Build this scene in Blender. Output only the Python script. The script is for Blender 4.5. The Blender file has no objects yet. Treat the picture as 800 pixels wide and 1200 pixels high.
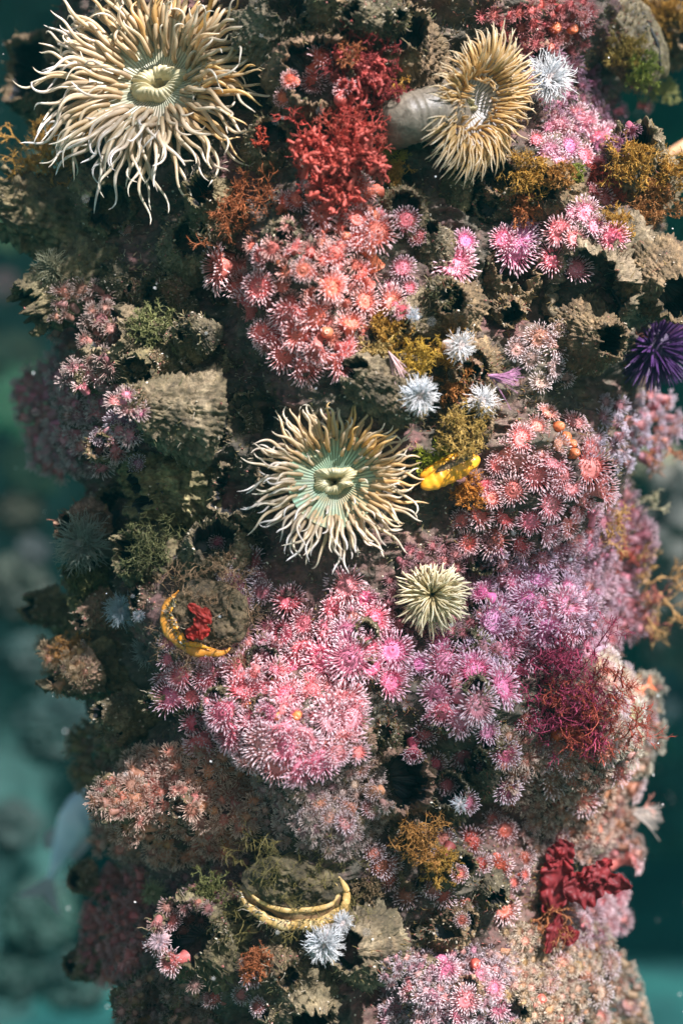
import bpy, math, random
import numpy as np
from mathutils import Vector, Matrix, Quaternion
from mathutils.bvhtree import BVHTree

# ------------------------------------------------------------------ camera, water light, exposure
U = 0.0005                       # half a millimetre of reef per step of the plan grid, at the reef face
scene = bpy.context.scene
cam_d = bpy.data.cameras.new("camera"); cam = bpy.data.objects.new("camera", cam_d)
scene.collection.objects.link(cam); scene.camera = cam
cam.location = (0, -1.0, 0); cam.rotation_euler = (math.radians(90), 0, 0)
cam_d.sensor_width = 36; cam_d.lens = 60; cam_d.clip_start = 0.02; cam_d.clip_end = 60
cam_d.dof.use_dof = True; cam_d.dof.focus_distance = 1.01; cam_d.dof.aperture_fstop = 3.2

SUN_DIR = Vector((0.46, -0.62, 0.76)).normalized()      # towards the sun
world = bpy.data.worlds.new("World"); scene.world = world; world.use_nodes = True
wn, wl = world.node_tree.nodes, world.node_tree.links
bg = wn["Background"]
sky = wn.new("ShaderNodeTexSky"); sky.sky_type = 'NISHITA'; sky.sun_disc = False
sky.sun_elevation = math.asin(SUN_DIR.z); sky.sun_rotation = math.atan2(SUN_DIR.x, SUN_DIR.y)
wm = wn.new("ShaderNodeMix"); wm.data_type = 'RGBA'; wm.blend_type = 'MULTIPLY'; wm.inputs[0].default_value = 1
wl.new(sky.outputs[0], wm.inputs[6]); wm.inputs[7].default_value = (0.92, 0.88, 0.80, 1)
wl.new(wm.outputs[2], bg.inputs[0]); bg.inputs[1].default_value = 0.06
sun_d = bpy.data.lights.new("sun", 'SUN'); sun_d.energy = 5.0; sun_d.angle = math.radians(1.8)
sun_d.color = (1.0, 0.94, 0.93)
sun = bpy.data.objects.new("sun", sun_d); scene.collection.objects.link(sun)
sun.rotation_euler = SUN_DIR.to_track_quat('Z', 'Y').to_euler()
scene.view_settings.view_transform = 'Standard'; scene.view_settings.look = 'None'
scene.view_settings.gamma = 1; scene.view_settings.exposure = 1.68
try:
    scene.cycles.use_denoising = True
    scene.cycles.volume_bounces = 0
    scene.cycles.max_bounces = 6
    scene.cycles.diffuse_bounces = 3
    scene.cycles.transmission_bounces = 4
    scene.cycles.transparent_max_bounces = 16
    scene.cycles.volume_step_rate = 4
except Exception: pass

rng = np.random.default_rng(7); random.seed(7)
CAM = Vector((0, -1.0, 0))
def W(u, v, y=0.0):
    k = 1.0 + y
    return Vector(((u-400)*U*k, y, (600-v)*U*k))

# ------------------------------------------------------------------ noise
def _hash(ix, iy, iz, seed):
    h = (ix.astype(np.int64)*374761393 + iy.astype(np.int64)*668265263 + iz.astype(np.int64)*2147483647 + seed*1274126177) & 0xffffffff
    h = ((h ^ (h >> 13))*1274126177) & 0xffffffff
    h = ((h ^ (h >> 16))*2246822519) & 0xffffffff
    return ((h ^ (h >> 15)) & 0xffffff)/float(0xffffff)
def vnoise(p, seed=0):
    i = np.floor(p); f = p-i; f = f*f*f*(f*(f*6-15)+10)
    i = i.astype(np.int64); r = 0
    for a in (0, 1):
        wx = f[..., 0] if a else 1-f[..., 0]
        for b in (0, 1):
            wy = f[..., 1] if b else 1-f[..., 1]
            for c in (0, 1):
                wz = f[..., 2] if c else 1-f[..., 2]
                r = r + wx*wy*wz*_hash(i[..., 0]+a, i[..., 1]+b, i[..., 2]+c, seed)
    return r*2-1
def fbm(p, octs=4, seed=0, gain=.5, ridged=False):
    a, s, r = 1.0, 0.0, 0
    for o in range(octs):
        n = vnoise(p*(2.03**o)+o*17.3, seed+o)
        if ridged: n = 1-2*np.abs(n)**.8
        r = r+a*n; s += a; a *= gain
    return r/s

# ------------------------------------------------------------------ mesh building
def to_mesh(name, V, F, attrs=None, mat=None, smooth=True, cols=None):
    me = bpy.data.meshes.new(name)
    V = np.asarray(V, dtype=np.float32).reshape(-1, 3); F = np.asarray(F, dtype=np.int32).reshape(-1, 4)
    me.vertices.add(len(V)); me.vertices.foreach_set('co', V.ravel())
    me.loops.add(F.size); me.loops.foreach_set('vertex_index', F.ravel())
    me.polygons.add(len(F)); me.polygons.foreach_set('loop_start', np.arange(0, F.size, 4, dtype=np.int32))
    me.polygons.foreach_set('loop_total', np.full(len(F), 4, dtype=np.int32))
    me.polygons.foreach_set('use_smooth', np.full(len(F), smooth, dtype=bool))
    for k, a in (attrs or {}).items():
        at = me.attributes.new(k, 'FLOAT', 'POINT'); at.data.foreach_set('value', np.asarray(a, dtype=np.float32).ravel())
    if cols is not None:
        at = me.attributes.new('col', 'FLOAT_COLOR', 'POINT')
        c4 = np.ones((len(V), 4), dtype=np.float32); c4[:, :3] = cols
        at.data.foreach_set('color', c4.ravel())
    me.update(calc_edges=True)
    if mat is not None: me.materials.append(mat)
    return me
def norm(a): return a/np.maximum(np.linalg.norm(a, axis=-1, keepdims=True), 1e-12)
def tubes(P, R, S=5, flat=1.0):
    """P (M,N,3) paths, R (M,N) or (N,) radii -> verts, quads, t along each"""
    P = np.asarray(P, float); M, N, _ = P.shape
    R = np.broadcast_to(np.asarray(R, float), (M, N))
    T = np.empty_like(P); T[:, 1:-1] = P[:, 2:]-P[:, :-2]; T[:, 0] = P[:, 1]-P[:, 0]; T[:, -1] = P[:, -1]-P[:, -2]
    T = norm(T)
    main = norm(P[:, -1]-P[:, 0]+1e-9)
    ref = np.where(np.abs(main[:, 2:3]) < .8, np.array([[0, 0, 1.]]), np.array([[1., 0, 0]]))
    ref = norm(np.cross(main, ref))[:, None, :]
    A = norm(ref-(ref*T).sum(-1, keepdims=True)*T); B = np.cross(T, A)
    ang = np.arange(S)*2*math.pi/S
    V = P[:, :, None, :] + R[:, :, None, None]*(np.cos(ang)[None, None, :, None]*A[:, :, None, :] + flat*np.sin(ang)[None, None, :, None]*B[:, :, None, :])
    idx = np.arange(M*N*S).reshape(M, N, S)
    a = idx[:, :-1, :]; b = idx[:, 1:, :]
    F = np.stack([a, np.roll(a, -1, 2), np.roll(b, -1, 2), b], -1).reshape(-1, 4)
    t = np.broadcast_to(np.linspace(0, 1, N)[None, :, None], (M, N, S)).reshape(-1)
    return V.reshape(-1, 3), F, t
def grid_faces(n, m, wrap=True):
    """n rings of m verts"""
    idx = np.arange(n*m).reshape(n, m)
    if wrap:
        a = idx[:-1]; b = idx[1:]
        return np.stack([a, np.roll(a, -1, 1), np.roll(b, -1, 1), b], -1).reshape(-1, 4)
    a = idx[:-1, :-1]; b = idx[:-1, 1:]; c = idx[1:, 1:]; d = idx[1:, :-1]
    return np.stack([a, b, c, d], -1).reshape(-1, 4)
def lathe(prof, m=24, wob=0.0, seed=0, fr=3.0):
    prof = np.asarray(prof, float); n = len(prof)
    th = np.arange(m)*2*math.pi/m
    V = np.stack([prof[:, :1]*np.cos(th), prof[:, :1]*np.sin(th), np.repeat(prof[:, 1:2], m, 1)], -1)
    if wob: V = V+wob*np.stack([vnoise(V*fr+k*9.1, seed+k) for k in range(3)], -1)
    t = np.repeat(np.linspace(0, 1, n), m)
    return V.reshape(-1, 3), grid_faces(n, m), t
def paths(rg, M, N, phi, rho, h, el0, del_, L, bend=0., wig=0., wf=1.0, droop=None, curl=0.):
    phi = np.broadcast_to(phi, M); rho = np.broadcast_to(rho, M); h = np.broadcast_to(h, M)
    el0 = np.broadcast_to(el0, M); del_ = np.broadcast_to(del_, M); L = np.broadcast_to(L, M)
    s = np.linspace(0, 1, N)[None, :]
    ph = rg.uniform(0, 6.28, (M, 1)); ph2 = rg.uniform(0, 6.28, (M, 1)); bd = rg.normal(0, 1, (M, 1))*bend
    cu = rg.normal(0, 1, (M, 1))*curl
    an = phi[:, None]+bd*s+cu*s**3+wig*s*np.sin(2*math.pi*wf*s+ph)
    el = el0[:, None]+del_[:, None]*s+wig*s*np.sin(2*math.pi*wf*s+ph2)
    d = np.stack([np.cos(el)*np.cos(an), np.cos(el)*np.sin(an), np.sin(el)], -1)*(L[:, None, None]/(N-1))
    P = np.zeros((M, N, 3)); P[:, 1:] = np.cumsum(d[:, :-1], 1)
    P += np.stack([rho*np.cos(phi), rho*np.sin(phi), h], -1)[:, None, :]
    if droop is not None: P += (s**2)[..., None]*L[:, None, None]*np.asarray(droop)[None, None, :]
    return P
def merge(parts):
    Vs, Fs, Ts, o = [], [], [], 0
    for V, F, t in parts:
        Vs.append(V); Fs.append(F+o); Ts.append(t); o += len(V)
    return np.concatenate(Vs), np.concatenate(Fs), np.concatenate(Ts)

# ------------------------------------------------------------------ things
def link(o): scene.collection.objects.link(o); return o
def tag(o, label=None, cat=None, group=None, kind=None):
    if label: o['label'] = label
    if cat: o['category'] = cat
    if group: o['group'] = group
    if kind: o['kind'] = kind
    return o
def thing(name, label, cat, M=None, group=None):
    o = link(bpy.data.objects.new(name, None)); o.empty_display_size = 0.01
    if M is not None: o.matrix_world = M
    return tag(o, label, cat, group)
def part(name, me, parent=None, color=None, M=None):
    o = link(bpy.data.objects.new(name, me))
    if parent is not None: o.parent = parent
    if M is not None: o.matrix_world = M
    if color is not None: o.color = (*color, 1)
    return o
def frame(p, n, s=1.0, twist=0.0, sc=None):
    q = Vector((0, 0, 1)).rotation_difference(Vector(n).normalized())
    S = Matrix.Diagonal((*(sc or (s, s, s)), 1))
    return Matrix.Translation(p) @ q.to_matrix().to_4x4() @ Matrix.Rotation(twist, 4, 'Z') @ S

# ------------------------------------------------------------------ materials
def new_mat(name):
    m = bpy.data.materials.new(name); m.use_nodes = True
    return m, m.node_tree.nodes, m.node_tree.links, m.node_tree.nodes["Principled BSDF"]
def ramp(N, stops):
    r = N.new("ShaderNodeValToRGB"); e = r.color_ramp.elements
    while len(e) < len(stops): e.new(0.5)
    for k, (p, c) in enumerate(stops):
        e[k].position = p; e[k].color = (*c, 1) if len(c) == 3 else c
    return r
def noise(N, L, src, scale, det=4, rough=.6, dist=0):
    n = N.new("ShaderNodeTexNoise"); n.inputs['Scale'].default_value = scale
    n.inputs['Detail'].default_value = det; n.inputs['Roughness'].default_value = rough
    n.inputs['Distortion'].default_value = dist; L.new(src, n.inputs['Vector']); return n
def mix(N, L, f, a, b, mode='MIX'):
    m = N.new("ShaderNodeMix"); m.data_type = 'RGBA'; m.blend_type = mode
    for inp, x in ((0, f), (6, a), (7, b)):
        if isinstance(x, (int, float)): m.inputs[inp].default_value = x
        elif isinstance(x, tuple): m.inputs[inp].default_value = (*x, 1) if len(x) == 3 else x
        else: L.new(x, m.inputs[inp])
    return m.outputs[2]
def mathn(N, L, op, a, b=None):
    m = N.new("ShaderNodeMath"); m.operation = op
    for k, x in enumerate((a, b)):
        if x is None: continue
        if isinstance(x, (int, float)): m.inputs[k].default_value = x
        else: L.new(x, m.inputs[k])
    return m.outputs[0]
def attr(N, name, out='Fac'):
    a = N.new("ShaderNodeAttribute"); a.attribute_name = name; return a.outputs[out]
def translucent_out(m, N, L, B, col, fac):
    tr = N.new("ShaderNodeBsdfTranslucent"); ms = N.new("ShaderNodeMixShader")
    if isinstance(col, tuple): tr.inputs[0].default_value = (*col, 1)
    else: L.new(col, tr.inputs[0])
    ms.inputs[0].default_value = fac
    L.new(B.outputs[0], ms.inputs[1]); L.new(tr.outputs[0], ms.inputs[2])
    L.new(ms.outputs[0], N["Material Output"].inputs[0])

def rock_material(name, c_dark, c_mid, c_light, crust, crust_amt, sc=1.0, bump=0.0015, tint=False):
    m, N, L, B = new_mat(name)
    pos = N.new("ShaderNodeNewGeometry").outputs['Position']
    n1 = noise(N, L, pos, 38*sc, 6, .65, .6); n2 = noise(N, L, pos, 170*sc, 5, .7); n3 = noise(N, L, pos, 900*sc, 3, .7)
    r1 = ramp(N, [(.30, c_dark), (.50, c_mid), (.72, c_light)]); L.new(n1.outputs[0], r1.inputs[0])
    r2 = ramp(N, [(.32, (.35, .35, .3)), (.55, (.9, .9, .85)), (.75, (1.55, 1.5, 1.35))]); L.new(n2.outputs[0], r2.inputs[0])
    c = mix(N, L, 1.0, r1.outputs[0], r2.outputs[0], 'MULTIPLY')
    n4 = noise(N, L, pos, 22*sc, 4, .7); rr = ramp(N, [(.5-crust_amt*.12, (0, 0, 0)), (.62, (1, 1, 1))]); L.new(n4.outputs[0], rr.inputs[0])
    fac = mathn(N, L, 'MULTIPLY', rr.outputs[0], crust_amt)
    cr = mix(N, L, 1.0, crust, r2.outputs[0], 'MULTIPLY')
    c = mix(N, L, fac, c, cr)
    r3 = ramp(N, [(.66, (0, 0, 0)), (.72, (1, 1, 1))]); L.new(n3.outputs[0], r3.inputs[0])
    c = mix(N, L, mathn(N, L, 'MULTIPLY', r3.outputs[0], .5), c, (.5, .45, .36))
    if tint:
        oi = N.new("ShaderNodeObjectInfo"); c = mix(N, L, 1.0, c, oi.outputs['Color'], 'MULTIPLY')
    L.new(c, B.inputs['Base Color']); B.inputs['Roughness'].default_value = .75
    b = N.new("ShaderNodeBump"); b.inputs['Distance'].default_value = bump; b.inputs['Strength'].default_value = .9
    hsum = mathn(N, L, 'ADD', n2.outputs[0], mathn(N, L, 'MULTIPLY', n3.outputs[0], .45))
    L.new(hsum, b.inputs['Height']); L.new(b.outputs[0], B.inputs['Normal'])
    return m
M_PILE = rock_material("reef_crust", (.020, .017, .012), (.085, .070, .050), (.20, .165, .12), (.22, .075, .085), .55)
M_SHELL = rock_material("barnacle_wall", (.045, .034, .024), (.18, .140, .096), (.44, .37, .28), (.11, .105, .05), .35, 1.4, .002, tint=True)
M_WALL = rock_material("back_rock", (.001, .018, .02), (.003, .07, .07), (.006, .15, .13), (.01, .18, .10), .6, .12, .01)

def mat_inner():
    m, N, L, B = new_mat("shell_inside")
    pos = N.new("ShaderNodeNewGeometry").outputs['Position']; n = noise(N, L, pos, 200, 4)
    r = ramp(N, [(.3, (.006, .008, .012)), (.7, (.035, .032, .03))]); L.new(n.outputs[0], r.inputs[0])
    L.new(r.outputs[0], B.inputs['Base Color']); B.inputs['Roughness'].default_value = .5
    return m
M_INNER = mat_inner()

def mat_tentacle_small():
    m, N, L, B = new_mat("small_tentacle")
    oi = N.new("ShaderNodeObjectInfo"); t = attr(N, 't')
    pale = mix(N, L, .26, (.97, .91, .94), oi.outputs['Color'])
    r = ramp(N, [(0., (0, 0, 0)), (.35, (.28, .28, .28)), (.65, (.55, .55, .55)), (.78, (1, 1, 1))]); L.new(t, r.inputs[0])
    c = mix(N, L, r.outputs[0], oi.outputs['Color'], pale)
    L.new(c, B.inputs['Base Color']); B.inputs['Roughness'].default_value = .35
    translucent_out(m, N, L, B, c, .5); return m
def mat_flesh(name="anemone_flesh", spot=True):
    m, N, L, B = new_mat(name)
    oi = N.new("ShaderNodeObjectInfo"); t = attr(N, 't'); tc = N.new("ShaderNodeTexCoord").outputs['Object']
    n = noise(N, L, tc, 14, 3); r = ramp(N, [(.35, (.7, .7, .7)), (.7, (1.25, 1.25, 1.25))]); L.new(n.outputs[0], r.inputs[0])
    c = mix(N, L, 1., oi.outputs['Color'], r.outputs[0], 'MULTIPLY')
    r2 = ramp(N, [(0., (.55, .55, .55)), (.13, (.0, .0, .0)), (.8, (0, 0, 0)), (1, (.35, .35, .35))]); L.new(t, r2.inputs[0])
    c = mix(N, L, r2.outputs[0], c, (.9, .62, .5))
    L.new(c, B.inputs['Base Color']); B.inputs['Roughness'].default_value = .5
    translucent_out(m, N, L, B, c, .2); return m
M_TS = mat_tentacle_small(); M_FL = mat_flesh()

def mat_big_tentacle(name, base, mid, tip, tr=.42):
    m, N, L, B = new_mat(name)
    t = attr(N, 't'); oi = N.new("ShaderNodeObjectInfo")
    r = ramp(N, [(0., base), (.45, mid), (.86, tip), (1., tuple(min(1, x*1.1) for x in tip))]); L.new(t, r.inputs[0])
    tc = N.new("ShaderNodeNewGeometry").outputs['Position']; n = noise(N, L, tc, 120, 3)
    rr = ramp(N, [(.35, (.78, .74, .7)), (.65, (1.05, 1.05, 1.05))]); L.new(n.outputs[0], rr.inputs[0])
    c = mix(N, L, 1., r.outputs[0], rr.outputs[0], 'MULTIPLY')
    c = mix(N, L, 1., c, oi.outputs['Color'], 'MULTIPLY')
    L.new(c, B.inputs['Base Color']); B.inputs['Roughness'].default_value = .3
    translucent_out(m, N, L, B, c, tr); return m
M_BT = mat_big_tentacle("sand_tentacle", (.62, .47, .30), (.78, .65, .48), (.90, .86, .83))
M_GT = mat_big_tentacle("golden_tentacle", (.60, .38, .14), (.76, .52, .22), (.86, .74, .54))
M_WT = mat_big_tentacle("white_tentacle", (.80, .82, .86), (.90, .93, .97), (.95, .97, 1.), .45)
M_CT = mat_big_tentacle("cream_tentacle", (.50, .36, .14), (.84, .72, .42), (.92, .84, .62), .4)

def mat_disc(name, c1, c2, c3, k):
    c2 = tuple(.45*x+.55*y*.6 for x, y in zip(c2, c1))
    """radial stripes from the attribute a (angle 0..1) fading with t (0 centre, 1 rim)"""
    m, N, L, B = new_mat(name)
    a = attr(N, 'a'); t = attr(N, 't')
    s = mathn(N, L, 'SINE', mathn(N, L, 'MULTIPLY', a, 2*math.pi*k))
    s = mathn(N, L, 'ADD', mathn(N, L, 'MULTIPLY', s, .5), .5)
    r = ramp(N, [(.25, (0, 0, 0)), (.6, (1, 1, 1))]); L.new(mathn(N, L, 'MULTIPLY_ADD', noise(N, L, N.new('ShaderNodeNewGeometry').outputs['Position'], 300, 3).outputs[0], s) if False else mathn(N, L, 'ADD', mathn(N, L, 'MULTIPLY', noise(N, L, N.new('ShaderNodeNewGeometry').outputs['Position'], 160, 4).outputs[0], .9), mathn(N, L, 'SUBTRACT', s, .45)), r.inputs[0])
    tc = N.new("ShaderNodeNewGeometry").outputs['Position']; n = noise(N, L, tc, 45, 3); 
    rn = ramp(N, [(.42, (0, 0, 0)), (.58, (1, 1, 1))]); L.new(n.outputs[0], rn.inputs[0])
    c = mix(N, L, rn.outputs[0], c1, c3)
    c = mix(N, L, r.outputs[0], c2, c)
    L.new(c, B.inputs['Base Color']); B.inputs['Roughness'].default_value = .35
    b = N.new("ShaderNodeBump"); b.inputs['Distance'].default_value = .0004; L.new(s, b.inputs['Height']); L.new(b.outputs[0], B.inputs['Normal'])
    translucent_out(m, N, L, B, c, .15); return m
M_DISC = mat_disc("striped_disc", (.50, .52, .36), (.26, .19, .10), (.62, .50, .36), 66)
M_DISC2 = mat_disc("green_striped_disc", (.34, .52, .36), (.16, .12, .06), (.50, .38, .20), 60)
M_DISC3 = mat_disc("grey_striped_disc", (.45, .42, .40), (.25, .20, .16), (.60, .52, .45), 30)

def simple(name, cols, scale=80, rough=.5, bump=0., tr=0., det=5, dist=.5, tint=False, use_col=False, spec=.5):
    m, N, L, B = new_mat(name)
    pos = N.new("ShaderNodeNewGeometry").outputs['Position']; n = noise(N, L, pos, scale, det, .65, dist)
    k = len(cols); r = ramp(N, [(.28+.44*i/max(1, k-1), c) for i, c in enumerate(cols)]); L.new(n.outputs[0], r.inputs[0])
    c = r.outputs[0]
    if use_col: c = mix(N, L, 1., attr(N, 'col', 'Color'), c, 'MULTIPLY')
    if tint: c = mix(N, L, 1., N.new("ShaderNodeObjectInfo").outputs['Color'], c, 'MULTIPLY')
    L.new(c, B.inputs['Base Color']); B.inputs['Roughness'].default_value = rough; B.inputs['Specular IOR Level'].default_value = spec
    if bump:
        b = N.new("ShaderNodeBump"); b.inputs['Distance'].default_value = bump; L.new(n.outputs[0], b.inputs['Height']); L.new(b.outputs[0], B.inputs['Normal'])
    if tr: translucent_out(m, N, L, B, c, tr)
    return m
W3 = [(.7, .7, .7), (1, 1, 1), (1.25, 1.25, 1.2)]
M_TURF = simple("turf_strands", W3, 90, .6, tr=.3, use_col=True)
M_CARPET = simple("polyp_carpet", W3, 60, .5, tr=.35, use_col=True)
M_GRIT = simple("grit", W3, 400, .6, use_col=True)
M_ALGA = simple("alga_blade", W3, 160, .55, tr=.35, tint=True)
M_LEAF = simple("leaf_blade", [(.5, .5, .5), (1, 1, 1), (1.6, 1.4, 1.3)], 90, .5, .0003, tr=.7, tint=True)
M_LIP = simple("mantle_lip", [(.50, .17, .02), (.80, .32, .04), (.85, .50, .16)], 90, .35, .0012, .15)
M_LIP2 = simple("pale_mantle_lip", [(.50, .28, .07), (.72, .46, .16), (.84, .64, .34)], 90, .35, .001, .15)
M_YEL = simple("yellow_shell", [(.62, .24, .01), (.82, .36, .02), (.86, .48, .05)], 60, .35, .0008, .12, 3, .2)
M_MANT = simple("mantle_inside", [(.04, .02, .01), (.16, .09, .04), (.32, .20, .10)], 70, .4, .001)
M_STALK = simple("stalk_skin", [(.11, .085, .06), (.19, .155, .115), (.29, .24, .18)], 240, .45, .0006, .1, 3)
M_SPINE = simple("urchin_spine", [(.035, .010, .06), (.08, .03, .13), (.17, .09, .24)], 70, .4, 0, .1, tint=True)
M_TEST = simple("urchin_test", [(.015, .005, .03), (.05, .015, .08)], 300, .5, .001)
M_STAR = simple("sea_star_skin", [(.50, .22, .10), (.72, .40, .22), (.82, .56, .36)], 180, .5, .001, .1)
M_FISH = simple("fish_skin", [(.35, .45, .55), (.6, .68, .75), (.8, .85, .88)], 40, .3)
M_FIN = simple("fish_fin", [(.45, .42, .45), (.65, .6, .6)], 60, .4, tr=.4)
M_EYE = simple("fish_eye", [(.01, .01, .01), (.02, .02, .02)], 60, .1)
M_RIB = simple("mussel_shell", [(.03, .02, .012), (.17, .12, .05), (.42, .33, .19)], 110, .6, .002)
M_SPONGE = simple("sponge", [(.25, .17, .12), (.5, .36, .26), (.65, .5, .38)], 200, .6, .0015, tint=True)
M_FAR = simple("far_growth", [(.35, .35, .35), (.8, .8, .8), (1.3, 1.3, 1.3)], 16, .7, .005, tint=True)
M_BED = simple("bed_sand", [(.002, .04, .04), (.005, .09, .08), (.012, .16, .13)], 3, .9, .02)

# ------------------------------------------------------------------ the reef column
CX, CY = 0.018, 0.19
vL = [(-200, 85), (0, 70), (80, 62), (150, 72), (200, 66), (300, 80), (405, 84), (440, 52), (535, 52), (572, 96), (700, 84), (790, 86), (840, 110), (880, 125), (985, 125), (1020, 140), (1045, 118), (1125, 118), (1150, 148), (1400, 160)]
vR = [(-200, 770), (0, 762), (90, 750), (130, 716), (180, 735), (230, 770), (350, 778), (420, 772), (480, 762), (560, 742), (640, 728), (740, 716), (800, 735), (860, 745), (930, 725), (1000, 715), (1060, 705), (1110, 708), (1200, 726), (1400, 730)]
def edgeR(z, tab, sgn):
    v = 600-z/(U*1.19)
    u = np.interp(v, [a for a, b in tab], [b for a, b in tab])
    al = np.arctan((u-400)*U); be = math.atan(CX/(1+CY)); D = math.hypot(CX, 1+CY)
    return D*np.sin(sgn*(al-be))
BUMPS = [  # u, v, radius, height mm
 (350, 850, 95, 26), (250, 800, 60, 10), (450, 770, 55, 8), (215, 945, 90, 24), (365, 335, 95, 24), (400, 235, 60, 10), (625, 560, 85, 24), (645, 725, 55, 20),
 (545, 800, 60, 20), (680, 860, 90, 18), (660, 285, 60, 14), (670, 160, 60, 4), (240, 730, 65, 20), (380, 950, 70, 18), (350, 1060, 80, 14), (700, 330, 110, 14),
 (430, 1110, 60, 10), (260, 1110, 70, 14), (540, 1160, 80, 10), (690, 1160, 80, 8), (400, 110, 70, 16), (630, 420, 50, 6), (180, 120, 70, -8), (560, 120, 60, -6),
 (300, 490, 35, -16), (500, 480, 30, -14), (600, 350, 60, -12), (440, 1160, 40, -16), (170, 600, 60, -16), (300, 905, 30, -16), (470, 880, 40, -10), (580, 690, 24, -8), (500, 700, 40, -8), (560, 660, 30, -10), (480, 420, 40, -8), (180, 830, 40, -12), (200, 350, 40, -10), (560, 250, 40, -12), (690, 450, 30, -12), (600, 960, 60, -8), (290, 640, 30, -8), (250, 350, 40, -12), (480, 900, 30, -14),
 (570, 940, 45, -14), (230, 1000, 50, -14), (300, 1000, 40, -12), (550, 890, 25, -12), (700, 770, 25, -8), (120, 300, 60, 10), (740, 220, 60, 12), (480, 30, 60, -12), (470, 240, 30, -10),
 (175, 480, 40, -10), (520, 1100, 40, -12), (300, 130, 30, -14), (320, 30, 40, 8), (730, 420, 50, -6)]
def piling():
    nth, nz = 900, 1050
    th = np.linspace(0, 2*math.pi, nth, endpoint=False); z = np.linspace(-0.50, 0.50, nz)
    TH, Z = np.meshgrid(th, z)
    rl, rr = edgeR(Z, vL, -1)-.006, edgeR(Z, vR, 1)-.006
    w = .5+.5*np.cos(TH); R = rl*(1-w)+rr*w
    X = CX+R*np.cos(TH); Y = CY+R*np.sin(TH)
    for (u, v, r, a) in BUMPS:
        k = 1.06
        x0 = (u-400)*U*k; x0 = max(min(x0, CX+.165), CX-.165); z0 = (600-v)*U*k
        dx = X-x0; dz = Z-z0; d2 = (dx*dx+dz*dz)/(r*U*k*.75)**2
        g = np.exp(-d2)*(np.sin(TH) < 0.2)
        R = R+a*.001*(1.55 if a > 0 else 1.9)*g
    X = CX+R*np.cos(TH); Y = CY+R*np.sin(TH)
    P = np.stack([X, Y, Z], -1)
    warp = np.stack([vnoise(P*30+5, 3), vnoise(P*30+55, 4), vnoise(P*30+95, 5)], -1)*.012
    n = .010*fbm((P+warp)*17, 3, 11) + .011*fbm((P+warp)*[32, 32, 44], 5, 21, .55, True) + .0035*fbm(P*120, 4, 31, .6, True) + .0012*fbm(P*500, 2, 41)
    R = R+n-.004
    X = CX+R*np.cos(TH); Y = CY+R*np.sin(TH)
    V = np.stack([X, Y, Z], -1).reshape(-1, 3); F = grid_faces(nz, nth)
    return V, F
PV, PF = piling()
pile = part("reef_column", to_mesh("reef_column", PV, PF, mat=M_PILE))
tag(pile, "rugged brown rock column standing in green water, crowded all over with sea anemones", "rock column")
BV = [BVHTree.FromPolygons(PV.tolist(), PF.tolist())]

def cast(u, v):
    d = (W(u, v)-CAM).normalized(); best = None
    for b in BV:
        h = b.ray_cast(CAM, d)
        if h[0] is not None and (best is None or h[3] < best[3]): best = h
    if best is None:
        k = 1.17
        p = CAM+(W(u, v)-CAM)*k; h = BV[0].find_nearest(p)
        return p, Vector((p.x-CX, p.y-CY, 0)).normalized()
    p, n = best[0], best[1]
    if n.dot(d) > 0: n = -n
    c = Vector((p.x-CX, p.y-CY, 0)).normalized()
    return p, n
def hit(u, v, kn=.3, kc=.25, bulge=None):
    p, n = cast(u, v)
    c = Vector((p.x-CX, p.y-CY, 0)).normalized()
    nn = c*.6+n*kn+Vector((0, -1, 0.05))*kc
    if bulge:
        bu, bv, br = bulge
        nn += Vector(((u-bu)/br, 0, -(v-bv)/br))*.8
    return p, nn.normalized()
def add_bvh(o):
    bpy.context.view_layer.update()
    me = o.data; M = o.matrix_world
    BV.append(BVHTree.FromPolygons([M@v.co for v in me.vertices], [tuple(p.vertices) for p in me.polygons]))
def world_of(o):
    V = np.empty(len(o.data.vertices)*3, dtype=np.float32); o.data.vertices.foreach_get('co', V); V = V.reshape(-1, 3)
    M = np.array(o.matrix_world); return V@M[:3, :3].T+M[:3, 3]
TURF_SRC = []

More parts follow.
